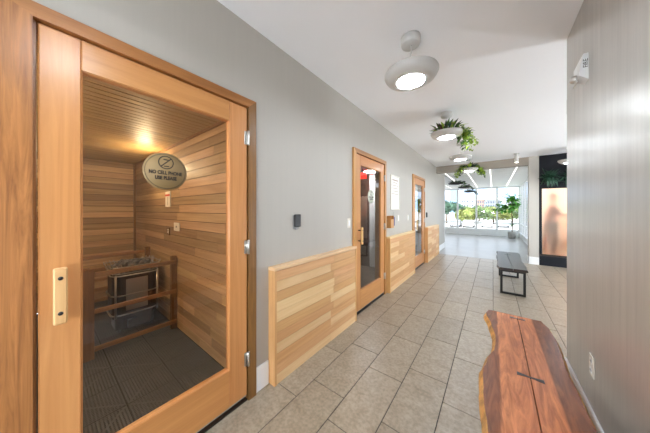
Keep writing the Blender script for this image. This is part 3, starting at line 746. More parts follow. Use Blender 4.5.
lathe('diffuser', [(0.168, -0.046), (0.12, -0.062), (0.02, -0.068)], (-2.3, 7.0, SC), 'lens', e, 32)

# ================================================================== LIVE EDGE BENCHES
def bench(name, left, right, split, ztop, thick, ends, slab, legs, keys, label, edge):
    """left/right: (y,x) outlines; split(y) = x of the seam"""
    ys = [p[0] for p in left + right]; ym = (min(ys) + max(ys)) / 2
    cx = (min(p[1] for p in left) + max(p[1] for p in right)) / 2
    e = empty(name, (cx, ym, 0), label, 'bench')
    def interp(pts, y):
        pts = sorted(pts)
        if y <= pts[0][0]: return pts[0][1]
        for a, b in zip(pts, pts[1:]):
            if y <= b[0]:
                t = (y - a[0]) / (b[0] - a[0]); t = t * t * (3 - 2 * t); return a[1] + (b[1] - a[1]) * t
        return pts[-1][1]
    n = 44; y0, y1 = ends
    def half(sgn, pts):
        V, F = [], []
        for i in range(n + 1):
            y = y0 + (y1 - y0) * i / n
            xo = interp(pts, y) + 0.0016 * math.sin(y * 23) + 0.001 * math.sin(y * 61 + 1); xi = split(y) + sgn * 0.0025
            yo = y + (0.012 * math.sin(i) * 0 if 0 < i < n else 0)
            V += [(xi, yo, ztop), (xo - sgn * 0.004, yo, ztop), (xo + sgn * edge * 0.4, yo, ztop - thick * 0.35), (xo + sgn * edge, yo, ztop - thick * 0.75), (xo - sgn * 0.012, yo, ztop - thick), (xi, yo, ztop - thick)]
        for i in range(n):
            for k in range(6):
                l = (k + 1) % 6; F.append((i * 6 + k, i * 6 + l, i * 6 + 6 + l, i * 6 + 6 + k))
        F.append(tuple(range(6))); F.append(tuple(n * 6 + k for k in range(6)))
        o = obj('slab', V, F, slab, e, (cx, ym, ztop))
        me = o.data; me.materials.append(M['bark'] if slab == 'slab' else M[slab])
        for p in me.polygons:
            if abs(p.normal.z) < 0.85 and abs(p.normal.x) > 0.4 and (p.center.x * sgn) > 0.08: p.material_index = 1
        return o
    half(-1, left); half(1, right)
    for ky, L in keys:
        xk = split(ky); hw = 0.013
        P = [(xk - L / 2, ky - hw * 1.25), (xk, ky - hw * 0.45), (xk + L / 2, ky - hw * 1.25), (xk + L / 2, ky + hw * 1.25), (xk, ky + hw * 0.45), (xk - L / 2, ky + hw * 1.25)]
        prism('butterfly_key', P, ztop - 0.004, ztop + 0.0012, 'key', e)
    zt = ztop - thick
    for ly in legs:
        lx0, lx1 = cx - 0.145, cx + 0.145; s = 0.016
        boxes('leg_frame', [(lx0 - s, lx0 + s, ly - s, ly + s, 0, zt - 0.006), (lx1 - s, lx1 + s, ly - s, ly + s, 0, zt - 0.006),
                            (lx0 + s, lx1 - s, ly - s, ly + s, 0, 2 * s), (lx0 + s, lx1 - s, ly - s, ly + s, zt - 0.006 - 2 * s, zt - 0.006)], 'black_metal', e)
        box('mount_plate', lx0 - 0.03, lx1 + 0.03, ly - 0.035, ly + 0.035, zt - 0.006, zt, 'black_metal', e)
    return e
bench('bench', [(0.72, -0.01), (1.15, -0.022), (1.45, -0.046), (1.60, -0.05), (1.74, -0.032), (1.90, 0.006), (2.08, 0.012), (2.30, -0.018), (2.50, -0.056), (2.62, -0.035)],
      [(0.72, 0.352), (1.48, 0.354), (1.75, 0.352), (1.95, 0.350), (2.10, 0.362), (2.30, 0.368), (2.45, 0.360), (2.60, 0.330)],
      lambda y: 0.158 + 0.012 * math.sin((y - 0.8) * 1.1), 0.45, 0.052, (0.72, 2.60), 'slab', (1.0, 2.28), [(1.69, 0.115), (2.535, 0.10)],
      'reddish walnut live-edge bench with dark butterfly key beside the near grey wall', 0.016)
bench('bench', [(4.62, 0.085), (4.8, 0.06), (5.3, 0.075), (5.8, 0.06), (6.2, 0.085), (6.42, 0.07)],
      [(4.66, 0.43), (5.0, 0.44), (5.5, 0.425), (5.9, 0.44), (6.3, 0.455), (6.46, 0.44)],
      lambda y: 0.25 + 0.008 * math.sin(y * 3), 0.45, 0.042, (4.64, 6.44), 'slab_dark', (4.74, 5.97), [(6.05, 0.10)],
      'dark live-edge bench on black metal frames standing farther down the corridor', 0.010)

# ================================================================== PENDANT LAMPS
def leaf_geo(base, d, up, L, W, droop=0.25):
    d = Vector(d).normalized(); up = Vector(up); s = d.cross(up)
    if s.length < 1e-3: s = d.cross(Vector((1, 0, 0)))
    s.normalize(); u = s.cross(d); b = Vector(base)
    c1 = b + d * L * 0.5 + u * L * 0.06; tip = b + d * L - u * L * droop
    V = [b, c1 + s * W / 2, tip, c1 - s * W / 2, c1 - u * W * 0.12]
    return V, [(0, 1, 4), (1, 2, 4), (2, 3, 4), (3, 0, 4)]
def pendant(x, y, z, label, r=0.205):
    e = empty('pendant_lamp', (x, y, z), label, 'lamp', 'planter pendant lamps')
    lathe('canopy', [(0.075, 0), (0.075, -0.045), (0.068, -0.062), (0.01, -0.066)], (x, y, CH - 0.0 if y < 7.9 else SC), 'lamp', e, 32)
    top = CH - 0.06 if y < 7.9 else SC - 0.06
    pts = []
    for i in range(13):
        t = i / 12; pts.append((x + 0.006 * math.sin(t * 9), y + 0.006 * math.cos(t * 9), z + 0.05 + (top - z - 0.05) * t))
    tube('cable', pts, 0.005, 'lamp', e, 6)
    lathe('bowl', [(0.106, 0.0), (0.112, -0.006), (0.146, -0.003), (0.180, 0.015), (r - 0.006, 0.040), (r, 0.058), (r - 0.004, 0.066), (r - 0.02, 0.066), (0.15, 0.040), (0.06, 0.036), (0.02, 0.05), (0.008, 0.06)], (x, y, z - 0.03), 'lamp', e, 48)
    lathe('diffuser', [(0.105, -0.004), (0.085, -0.007), (0.01, -0.009)], (x, y, z - 0.03), 'lens', e, 40)
    return e
PZ = 2.465
PX = -0.525
pendant(PX, 1.81, PZ, 'nearest bare grey pendant lamp with a round lit underside')
pendant(PX, 3.52, PZ, 'white planter pendant lamp under the trailing green and red plant')
pendant(PX, 5.23, PZ, 'bare white pendant lamp just before the beam')
pendant(PX + 0.02, 6.95, PZ, 'planter pendant lamp nearest the taupe beam, full of hanging vines')
pendant(PX, 0.10, PZ, 'pendant lamp hanging above the viewer')
pendant(PX, -1.61, PZ, 'pendant lamp near the entrance end of the corridor')
pendant(1.35, 7.05, PZ, 'pendant lamp in front of the frosted alcove, half hidden by the near wall')
def fill_globe_lamp(x, y, label, zc=0.8, r=0.17, mat='globe'):  # added fill lamps out of view, to brighten ceiling and walls
    e = empty('fill_globe_lamp', (x, y, 0), label, 'lamp', 'added globe fill lamps')
    lathe('base', [(0.15, 0), (0.15, 0.015), (0.03, 0.03)], (x, y, 0), 'black_metal', e, 28)
    tube('stem', [(x, y, 0.02), (x, y, zc - r)], 0.012, 'black_metal', e, 10)
    lathe('globe', [(0.02 + (r - 0.02) * math.sin(math.pi * k / 14) if 0 < k < 14 else 0.02, -r * math.cos(math.pi * k / 14)) for k in range(15)], (x, y, zc), mat, e, 28)
    return e
fill_globe_lamp(3.3, 3.5, 'added unseen globe fill lamp in the lobby behind the near wall')
fill_globe_lamp(3.3, 5.2, 'added unseen globe fill lamp in the middle of the lobby')
fill_globe_lamp(3.3, 6.7, 'added unseen globe fill lamp in the lobby near the charcoal wall', 0.8, 0.14, 'fill_globe_small')
fill_globe_lamp(-0.9, -2.2, 'added unseen globe fill lamp at the entrance end of the corridor', 1.2, 0.15, 'fill_globe_small')
fill_globe_lamp(-0.0, -1.2, 'added unseen globe fill lamp behind the viewer beside the near wall', 1.1, 0.13, 'fill_globe_small')
def dark_planter(x, y, z, r, label):
    e = empty('hanging_planter', (x, y, z), label, 'planter', 'dark hanging planters in the sunroom')
    lathe('canopy', [(0.05, 0), (0.05, -0.03), (0.01, -0.035)], (x, y, SC), 'black', e, 20)
    tube('cable', [(x, y, SC - 0.03), (x, y, z + 0.03)], 0.006, 'black', e, 6)
    lathe('bowl', [(0.10, -0.02), (r - 0.03, 0.0), (r, 0.04), (r - 0.02, 0.04), (0.05, 0.01)], (x, y, z), 'black', e, 28)
    return e
def trailing_plant(name, x, y, z, r, n_top, n_trail, trail, sides, label, mats, seed, size=0.09):
    rng = random.Random(seed); e = empty(name, (x, y, z), label, 'plant', 'plants in hanging planters')
    lathe('root_ball', [(0.02, 0.0), (r * 0.8, 0.002), (r * 0.75, 0.035), (0.02, 0.05)], (x, y, z), 'soil', e, 20)
    groups = {m: [] for m in mats}
    for i in range(n_top):
        a = rng.random() * 6.283; q = r * math.sqrt(rng.random()) * 0.9
        d = Vector((math.cos(a) * rng.uniform(.4, 1.3), math.sin(a) * rng.uniform(.4, 1.3), rng.uniform(0.25, 1.2)))
        b = (x + q * math.cos(a), y + q * math.sin(a), z + 0.035); m = rng.choice(mats)
        groups[m].append(leaf_geo(b, d, (0, 0, 1), size * rng.uniform(0.7, 1.5), size * rng.uniform(.3, .45)))
    for i in range(n_trail):
        a = rng.choice(sides) + rng.uniform(-.45, .45); p = Vector((x + r * 0.85 * math.cos(a), y + r * 0.85 * math.sin(a), z + 0.04)); L = trail * rng.uniform(.5, 1.0)
        steps = max(4, int(L / 0.022)); dirv = Vector((math.cos(a) * 1.0, math.sin(a) * 1.0, 0.5)); m = mats[0] if rng.random() < .5 else (mats[1] if len(mats) > 1 else mats[0])
        for s_ in range(steps):
            p = p + dirv.normalized() * L / steps; dirv = dirv * 0.78 + Vector((math.cos(a) * 0.16, math.sin(a) * 0.16, -0.5)) * 0.5
            ld = Vector((rng.uniform(-1, 1), rng.uniform(-1, 1), rng.uniform(-.7, .4)))
            groups[m].append(leaf_geo(p, ld, (0, 0, 1), size * .6 * rng.uniform(.7, 1.2), size * .42))
    for m, g in groups.items():
        if g:
            V, F = merge(g); tag(obj('leaves', V, F, m, e), kind='stuff')
    return e
trailing_plant('trailing_plant', PX, 3.52, PZ + 0.012, 0.17, 80, 16, 0.40, [0.3, 0.66, 0.9], 'succulent with green and wine-red leaves trailing from the second pendant lamp', ['leaf', 'leaf_lime', 'leaf_red', 'leaf_dark'], 21, 0.115)
trailing_plant('trailing_plant', PX + 0.02, 6.95, PZ + 0.012, 0.18, 120, 22, 0.36, [0.66, 0.3, -2.5, -2.2], 'bushy green vine spilling from the pendant nearest the taupe beam', ['leaf_dark', 'leaf_lime', 'leaf_dark', 'leaf_dark'], 22, 0.13)
for (x, y, z, r, nm, sd) in ((-1.10, 9.45, 2.36, 0.26, 'nearest', 31), (-1.0, 11.25, 2.36, 0.24, 'middle', 32), (-0.95, 12.9, 2.28, 0.24, 'farthest', 33)):
    dark_planter(x, y, z, r, '%s of the three dark hanging planters in the sunroom' % nm)
    trailing_plant('trailing_plant', x, y, z + 0.012, r * 0.82, 70, 8, 0.3, [-0.3, 0.2], 'dark leafy plant in the %s sunroom hanging planter' % nm, ['leaf_dark', 'leaf'], sd, 0.11)
# small cylinder spotlight on the ceiling
e = empty('ceiling_spotlight', (0.457, 7.09, CH), 'small white cylinder spotlight on the ceiling before the pillar', 'spotlight')
lathe('mount', [(0.055, 0), (0.055, -0.02), (0.02, -0.024)], (0.457, 7.09, CH), 'lamp', e, 24)
lathe('barrel', [(0.02, -0.02), (0.04, -0.05), (0.04, -0.215), (0.03, -0.22)], (0.457, 7.09, CH), 'lamp', e, 24)
lathe('spot_lens', [(0.032, -0.221), (0.01, -0.226)], (0.457, 7.09, CH), 'spot', e, 20)

# ================================================================== THINGS ON THE LEFT WALL
x0 = XL + 0.0005
e = empty('card_reader', (XL, 1.44, 1.32), 'black card reader on the grey wall beside the sauna door', 'card reader')
box('housing', x0 + 0.004, x0 + 0.024, 1.403, 1.478, 1.245, 1.360, 'black', e, 0.005); box('back_plate', x0, x0 + 0.004, 1.395, 1.470, 1.225, 1.355, 'grey', e)
box('cable_clip', x0 + 0.004, x0 + 0.014, 1.415, 1.445, 1.218, 1.243, 'grey', e, 0.002)
def switch(y, z, label, w_=0.075, h_=0.118):
    s = empty('light_switch', (XL, y, z), label, 'switch')
    box('cover_plate', x0, x0 + 0.006, y - w_ / 2, y + w_ / 2, z - h_ / 2, z + h_ / 2, 'almond', s, 0.003)
    box('rocker', x0 + 0.006, x0 + 0.010, y - 0.017, y + 0.017, z - 0.034, z + 0.034, 'white', s, 0.002)
switch(2.365, 1.235, 'almond light switch beside the dark room door, left of its casing')
switch(4.18, 1.245, 'light switch on the wall directly right of the blue pen')
switch(4.78, 1.235, 'light switch on the wall just before the farthest door')
e = empty('framed_notice', (XL, 4.0, 1.7), 'cream framed notice on the wall above the second slatted panel', 'notice')
ny0, ny1, nz0, nz1 = 3.77, 4.225, 1.405, 2.03
boxes('frame', [(x0, x0 + 0.018, ny0, ny0 + 0.018, nz0, nz1), (x0, x0 + 0.018, ny1 - 0.018, ny1, nz0, nz1), (x0, x0 + 0.018, ny0 + 0.018, ny1 - 0.018, nz0, nz0 + 0.018), (x0, x0 + 0.018, ny0 + 0.018, ny1 - 0.018, nz1 - 0.018, nz1)], 'almond', e)
pp = box('paper', x0, x0 + 0.008, ny0 + 0.018, ny1 - 0.018, nz0 + 0.018, nz1 - 0.018, 'paper', e)
for k, (wd, th_) in enumerate(((0.30, 0.022), (0.22, 0.012), (0.34, 0.010), (0.32, 0.010), (0.28, 0.010), (0.33, 0.010))):
    box('printed_line', x0 + 0.008, x0 + 0.0086, 4.0 - wd / 2, 4.0 + wd / 2, 1.96 - k * 0.052 - th_, 1.96 - k * 0.052, 'ink_soft', pp)
e = empty('wooden_holder', (XL, 3.68, 1.2), 'small wooden brochure box on the wall beside the dark room door', 'box')
boxes('holder_body', [(x0, x0 + 0.006, 3.62, 3.76, 1.09, 1.30), (x0 + 0.006, x0 + 0.07, 3.62, 3.632, 1.09, 1.30), (x0 + 0.006, x0 + 0.07, 3.748, 3.76, 1.09, 1.30), (x0 + 0.058, x0 + 0.07, 3.632, 3.748, 1.09, 1.24), (x0 + 0.006, x0 + 0.058, 3.632, 3.748, 1.09, 1.10)], 'casing2', e)
e = empty('blue_pen', (XL, 3.93, 1.22), 'blue pen hanging on a cord below the framed notice', 'pen')
lathe('pen_barrel', [(0.004, -0.09), (0.010, -0.07), (0.011, 0.06), (0.007, 0.075)], (x0 + 0.012, 3.93, 1.20), plain('blue_plastic', (52, 66, 140), 0.4), e, 12)
tube('cord', [(x0 + 0.012, 3.93, 1.275), (x0 + 0.008, 3.928, 1.33), (x0 + 0.004, 3.926, 1.36)], 0.0025, 'grey', e, 6)
e = empty('card_reader', (XL, 6.42, 1.32), 'small black card reader on the wall past the farthest door', 'card reader')
box('housing', x0 + 0.004, x0 + 0.024, 6.375, 6.465, 1.20, 1.335, 'black', e, 0.005); box('back_plate', x0, x0 + 0.004, 6.38, 6.46, 1.205, 1.33, 'grey', e)

# ================================================================== THINGS ON THE NEAR RIGHT WALL
e = empty('fire_alarm_strobe', (XR, 2.14, 2.3), 'white fire alarm strobe high on the near grey wall', 'alarm')
yA, yB, zA, zB, dp = 2.088, 2.20, 2.222, 2.388, 0.042
P = [(yA, zA), (yA, zB), (yB - 0.03, zB), (yB, zB - 0.04), (yB, zA + 0.03), (yB - 0.03, zA)]
V = [(XR - 0.0005, p[0], p[1]) for p in P] + [(XR - dp, yA, zA + 0.035), (XR - dp * 0.55, yA, zB), (XR - dp * 0.55, yB - 0.03, zB), (XR - dp, yB, zB - 0.05), (XR - dp, yB, zA + 0.04), (XR - dp, yB - 0.03, zA + 0.03)]
F = [tuple(range(6)), tuple(range(11, 5, -1))] + [(k, (k + 1) % 6, 6 + (k + 1) % 6, 6 + k) for k in range(6)]
obj('housing', V, F, 'white', e)
lathe('strobe_lens', [(0.004, -0.034), (0.020, -0.024), (0.026, -0.006), (0.026, 0.002)], (XR - dp, 2.155, 2.262), 'chrome', e, 16, axis='x')
box('reflector', XR - dp - 0.008, XR - dp + 0.002, 2.10, 2.19, 2.218, 2.238, 'chrome', e, 0.003)
text('lettering', 'FIRE', 0.030, 'ink', (XR - 0.013, yA - 0.0012, 2.325), (P2, -P2, 0), e)
e = empty('corner_sensor', (XR + 0.06, 2.62, 2.25), 'small grey sensor box on the end of the near grey wall', 'sensor')
box('housing', XR + 0.004, XR + 0.09, 2.6005, 2.635, 2.18, 2.31, 'grey', e, 0.006); box('sensor_eye', XR + 0.03, XR + 0.06, 2.635, 2.638, 2.22, 2.25, 'black', e)
e = empty('power_outlet', (XR, 2.02, 0.46), 'almond power outlet low on the near grey wall above the walnut bench', 'outlet')
box('cover_plate', XR - 0.0065, XR - 0.0005, 1.982, 2.058, 0.40, 0.525, 'almond', e, 0.003)
for z in (0.435, 0.49):
    s_ = box('socket', XR - 0.0085, XR - 0.0065, 2.004, 2.036, z - 0.016, z + 0.016, 'white', e, 0.001)
    for yy in (2.013, 2.027): box('slot', XR - 0.0092, XR - 0.0085, yy - 0.002, yy + 0.002, z - 0.007, z + 0.009, 'black', s_)
lathe('screw', [(0.003, -0.0015), (0.003, 0.0)], (XR - 0.0065, 2.02, 0.4625), 'chrome', e, 10, axis='x')

# ================================================================== DARK ALCOVE WITH FROSTED PANEL
ax0, ax1, ay = 0.931, 2.22, 7.75
e = empty('display_alcove', (1.55, ay, 0), 'charcoal framed front with tall frosted glass panel beside the pillar', 'alcove')
gz0, gz1, gx0 = 0.28, 1.94, 0.985
box('plinth', ax0, ax1, ay - 0.03, ay + 0.10, 0.0, 0.24, 'case', e, 0.004)
box('sill', ax0, ax1, ay - 0.005, ay + 0.10, 0.24, gz0, 'dark_steel', e)
box('stile', ax0, gx0, ay, ay + 0.05, gz0, 2.20, 'case', e, 0.003); box('stile', ax1 - 0.06, ax1, ay, ay + 0.05, gz0, 2.20, 'case', e, 0.003)
box('head_panel', gx0, ax1 - 0.06, ay, ay + 0.05, gz1, 2.20, 'case', e, 0.003)
box('frosted_panel', gx0, ax1 - 0.06, ay + 0.018, ay + 0.030, gz0, gz1, 'frost', e)
box('upper_panel', ax0, ax1, ay, ay + 0.05, 2.20, CH - 0.002, 'case', e, 0.003)
box('planter_ledge', ax0 + 0.02, ax1 - 0.02, ay - 0.14, ay, 2.09, 2.12, 'case', e, 0.003)
tag(boxes('wall_alcove', [(0.93, 0.95, 7.96, 8.75, 0, 2.3), (2.20, 2.22, 7.96, 8.75, 0, 2.3), (0.93, 2.22, 8.75, 8.80, 0, 2.3), (0.93, 2.22, 7.96, 8.80, 2.3, 2.34), (0.95, 2.20, 7.86, 8.75, 0.0, 0.24)], 'amber'),
    'tan lined alcove behind the frosted glass', 'wall', kind='structure')
e = empty('alcove_lamp', (1.5, 8.07, 2.3), 'warm flat lamp in the alcove behind the frosted glass', 'lamp')
box('lamp_frame', 1.0, 2.1, 7.98, 8.16, 2.275, 2.3, 'lamp', e); box('diffuser', 1.02, 2.08, 8.0, 8.14, 2.268, 2.275, 'alcove_glow', e)
e = empty('cabinet', (1.85, 8.55, 0.24), 'tan block of drawers behind the frosted glass', 'cabinet')
box('carcass', 1.55, 2.15, 8.32, 8.70, 0.24, 1.1, 'ply2', e)
for k in range(3): box('drawer', 1.57, 2.13, 8.305, 8.32, 0.27 + 0.275 * k, 0.52 + 0.275 * k, 'ply1', e, 0.003)
for i, (x, n, sd) in enumerate(((1.10, 90, 41), (1.45, 90, 42), (1.80, 80, 43))):
    p = empty('ledge_plant', (x, ay - 0.07, 2.12), ['spiky dark green plant on the ledge nearest the pillar', 'spiky dark green plant in the middle of the alcove ledge', 'spiky dark green plant at the far end of the alcove ledge'][i], 'plant', 'plants on the alcove ledge')
    prism('pot', rrect(x, ay - 0.07, 0.20, 0.11, 0.02), 2.12, 2.19, 'case', p)
    rng = random.Random(sd); g = []
    for k in range(n):
        a = rng.random() * 6.283; d = Vector((math.cos(a) * 0.55, -abs(math.sin(a)) * 0.5 - 0.12, rng.uniform(-1.1, 1.4)))
        g.append(leaf_geo((x + rng.uniform(-.08, .08), ay - 0.085 + rng.uniform(-.04, .0), 2.195), d, (0, 0, 1), rng.uniform(.14, .30), rng.uniform(.025, .045), rng.uniform(.05, .3)))
    V, F = merge(g); tag(obj('leaves', V, F, 'leaf_dark', p), kind='stuff')

# person behind the frosted glass
def skin_fig(name, nodes, edges_, mat, parent, root):
    me = bpy.data.meshes.new(name); o_ = WL[parent.name] if parent else Vector((0, 0, 0))
    me.from_pydata([Vector(nd[0]) for nd in nodes], edges_, [])
    o = bpy.data.objects.new(name, me); COL.objects.link(o)
    md = o.modifiers.new('skin', 'SKIN'); md.use_smooth_shade = True
    for i, nd in enumerate(nodes):
        sv = me.skin_vertices[0].data[i]; sv.radius = (nd[1], nd[2] if len(nd) > 2 else nd[1]); sv.use_root = (i == root)
    ss = o.modifiers.new('sub', 'SUBSURF'); ss.levels = 1; ss.render_levels = 1
    dg = bpy.context.evaluated_depsgraph_get(); dg.update()
    m2 = bpy.data.meshes.new_from_object(o.evaluated_get(dg)); m2.name = name; bpy.data.objects.remove(o)
    m2.materials.clear(); m2.materials.append(M[mat]); m2.shade_smooth()
    o = bpy.data.objects.new(name, m2); return link(o, parent, (0, 0, 0) if parent is None else WL[parent.name])
PXp, PYp, PZp = 1.20, 8.14, 0.24
per = empty('person', (PXp, PYp, PZp), 'blurred person in coral shirt and pale shorts behind the frosted glass', 'person')
def rel(*p): return tuple(p)
body = [(rel(0, 0, 0.82), 0.115, 0.14), (rel(0.01, 0, 1.02), 0.10, 0.13), (rel(0.02, 0, 1.24), 0.11, 0.15), (rel(0.03, 0, 1.33), 0.06, 0.07), (rel(0.05, 0, 1.42), 0.05),
        (rel(0.07, 0, 1.50), 0.085, 0.075), (rel(0.075, 0, 1.60), 0.075, 0.065),
        (rel(0.02, -0.17, 1.27), 0.055), (rel(0.12, -0.20, 1.06), 0.043), (rel(0.32, -0.18, 1.02), 0.032), (rel(0.40, -0.17, 1.03), 0.026),
        (rel(0.02, 0.17, 1.27), 0.055), (rel(0.10, 0.20, 1.05), 0.043), (rel(0.29, 0.18, 0.98), 0.032), (rel(0.37, 0.17, 0.99), 0.026),
        (rel(0.0, -0.09, 0.76), 0.09), (rel(0.08, -0.10, 0.44), 0.062), (rel(0.02, -0.10, 0.09), 0.04), (rel(0.16, -0.10, 0.035), 0.03),
        (rel(0.0, 0.09, 0.76), 0.09), (rel(-0.02, 0.10, 0.44), 0.062), (rel(-0.12, 0.10, 0.10), 0.04), (rel(0.02, 0.10, 0.035), 0.03)]
bed = [(0, 1), (1, 2), (2, 3), (3, 4), (4, 5), (5, 6), (2, 7), (7, 8), (8, 9), (9, 10), (2, 11), (11, 12), (12, 13), (13, 14), (0, 15), (15, 16), (16, 17), (17, 18), (0, 19), (19, 20), (20, 21), (21, 22)]
skin_fig('body', body, bed, 'skin', per, 0)
shirt = [(rel(0, 0, 0.84), 0.13, 0.155), (rel(0.01, 0, 1.02), 0.118, 0.148), (rel(0.02, 0, 1.24), 0.128, 0.168), (rel(0.03, 0, 1.34), 0.075, 0.085), (rel(0.02, -0.18, 1.27), 0.07), (rel(0.09, -0.205, 1.12), 0.062), (rel(0.02, 0.18, 1.27), 0.07), (rel(0.08, 0.205, 1.12), 0.062)]
skin_fig('shirt', shirt, [(0, 1), (1, 2), (2, 3), (2, 4), (4, 5), (2, 6), (6, 7)], 'shirt', per, 0)
sh = [(rel(0, 0, 0.88), 0.135, 0.16), (rel(0, -0.095, 0.76), 0.105), (rel(0.05, -0.10, 0.48), 0.092), (rel(0, 0.095, 0.76), 0.105), (rel(-0.005, 0.10, 0.48), 0.092)]
skin_fig('shorts', sh, [(0, 1), (1, 2), (0, 3), (3, 4)], 'shorts', per, 0)
skin_fig('hair', [(rel(0.03, 0, 1.52), 0.07, 0.07), (rel(0.05, 0, 1.62), 0.085, 0.075), (rel(-0.01, 0, 1.50), 0.05, 0.06)], [(0, 1), (0, 2)], 'hair', per, 0)

# ================================================================== POTTED FIG IN THE SUNROOM
def fig_tree(x, y, h, spread, label, seed, n_leaves=95, leaf=0.24, base=0.0):
    e = empty('potted_fig', (x, y, base), label, 'plant'); rng = random.Random(seed)
    lathe('pot', [(0.13, 0.0), (0.17, 0.30), (0.175, 0.33), (0.155, 0.33), (0.15, 0.27), (0.02, 0.27)], (x, y, base), 'pot', e, 28)
    lathe('soil', [(0.149, 0.271), (0.02, 0.29)], (x, y, base), 'soil', e, 20)
    parts = [tube_geo([(x, y, base + 0.25), (x + 0.02, y, base + 0.8), (x - 0.02, y, base + h * 0.62), (x + 0.0, y, base + h * 0.93)], [0.022, 0.018, 0.014, 0.007], 8)]
    tips = [(x, y, base + h * 0.93)]
    for k in range(7):
        z = base + h * (0.55 + 0.05 * k); a = (-2.5, -1.4, -3.3, 1.2, -0.4, -2.0, 2.2)[k]; L = spread * (0.8, 0.35, 0.6, 0.35, 0.3, 0.3, 0.25)[k]
        t = (x + math.cos(a) * L, y + math.sin(a) * L * 0.7, z + 0.25); parts.append(tube_geo([(x, y, z), ((x + t[0]) / 2, (y + t[1]) / 2, z + 0.10), t], [0.011, 0.009, 0.005], 6)); tips += [t, ((x + t[0]) / 2, (y + t[1]) / 2, z + 0.12)]
    V, F = merge(parts); obj('trunk', V, F, 'twig', e, None, True)
    g = []
    for k in range(n_leaves):
        t = rng.choice(tips); a = rng.random() * 6.283; d = Vector((math.cos(a), math.sin(a), rng.uniform(-.5, .8)))
        b = (t[0] + rng.gauss(0, .07), t[1] + rng.gauss(0, .07), t[2] + rng.gauss(0, .07)); L = leaf * rng.uniform(.7, 1.25)
        g.append(leaf_geo(b, d, (0, 0, 1), L, L * 0.68, rng.uniform(.05, .4)))
    for k in range(12):
        a = rng.random() * 6.283; g.append(leaf_geo((x, y, base + h * rng.uniform(.27, .36)), (math.cos(a), math.sin(a), .4), (0, 0, 1), leaf * .8, leaf * .5))
    V, F = merge(g); tag(obj('leaves', V, F, 'leaf_fig', e), kind='stuff')
    return e
fig_tree(0.74, 14.1, 2.12, 0.80, 'tall potted fig tree in a grey pot in the sunroom corner', 51, 190, 0.27)
fig_tree(-2.45, 8.1, 2.0, 0.4, 'added potted fig behind the farthest door, standing in for leaves reflected in its glass', 52, 70, 0.2)  # added plant, stands in for greenery reflected in the farthest door

# ================================================================== OUTSIDE
GZ = -2.2
tag(box('ground', -260, 300, 15.3, 520, GZ - 0.5, GZ, 'concrete'), 'pale paved ground outside the sunroom', 'ground', kind='structure')
tag(box('ground_side', 4.2, 60, -40, 15.29, GZ - 0.5, GZ, 'concrete'), 'pale paved ground outside the lobby window', 'ground', kind='structure')
tag(box('ground_entrance', -30, 4.19, -40, YB - 0.2, GZ - 0.5, GZ, 'concrete'), 'pale paved ground outside the entrance end', 'ground', kind='structure')
def at(u, D):
    """ground position of image column u at depth D"""
    r = (u - 325) / 218.0; return (D * (r * math.cos(TH) - math.sin(TH)), D * (math.cos(TH) + r * math.sin(TH)))
def tree(x, y, h, r, mat, label, seed):
    rng = random.Random(seed); e = empty('street_tree', (x, y, GZ), label, 'tree', 'trees outside the sunroom')
    tube('trunk', [(x, y, GZ), (x + .1, y, GZ + h * .35), (x, y, GZ + h * .6)], [0.2, 0.16, 0.08], 'twig', e, 8)
    g = []
    blobs = [(Vector((rng.uniform(-.6, .6) * r, rng.uniform(-.6, .6) * r, GZ + h - r * rng.uniform(.55, 1.3))), r * rng.uniform(.4, .62)) for _ in range(12)]
    for c, br in blobs:
        for k in range(150):
            n = Vector((rng.gauss(0, 1), rng.gauss(0, 1), rng.gauss(0, 1))).normalized(); p = c + n * br * rng.uniform(.8, 1.05) + Vector((x, y, 0))
            if p.z < GZ + 0.4: p.z = GZ + 0.4
            d = n + Vector((rng.uniform(-1, 1), rng.uniform(-1, 1), rng.uniform(-1, .6)))
            g.append(leaf_geo(p, d, n, 0.42 * rng.uniform(.6, 1.2), 0.32, .2))
    V, F = merge(g); tag(obj('foliage', V, F, mat, e), kind='stuff')
trees = [(446.5, 60, 6.2, 2.0, 'tree3', 'blue-green tree at the left edge of the sunroom view'), (457, 66, 6.0, 1.9, 'tree3', 'blue-green tree before the pale glass tower'),
         (463.5, 55, 4.0, 1.7, 'tree1', 'yellow-green tree below the white apartment block'), (473.5, 57, 4.4, 1.8, 'tree1', 'yellow-green tree right of the white apartment block foot'),
         (483.5, 55, 4.7, 1.9, 'tree2', 'fresh green tree in the middle window pane'), (493, 57, 4.5, 1.8, 'tree1', 'yellow-green tree beside the middle mullion'),
         (502.5, 55, 4.2, 1.8, 'tree1', 'yellow-green tree behind the potted fig'), (512, 57, 4.8, 1.9, 'tree2', 'fresh green tree at the right edge of the sunroom view'),
         (436, 66, 6.0, 2.2, 'tree2', 'fresh green tree outside the left part of the sunroom'), (523, 57, 4.8, 2.0, 'tree2', 'fresh green tree seen through the side glazing'),
         (468.5, 68, 4.8, 1.9, 'tree2', 'green tree farther back in the second pane'), (479, 69, 4.8, 1.9, 'tree3', 'blue-green tree farther back between the yellow-green ones'),
         (488.5, 68, 4.8, 1.9, 'tree2', 'green tree farther back behind the middle mullion'), (498, 69, 4.6, 1.9, 'tree3', 'blue-green tree farther back below the long grey building'), (507.5, 68, 4.8, 1.9, 'tree2', 'green tree farther back behind the fig leaves')]
for i, (u, D, h, r, m, lb) in enumerate(trees):
    x, y = at(u, D); tree(x, y, h, r, m, lb, 60 + i)
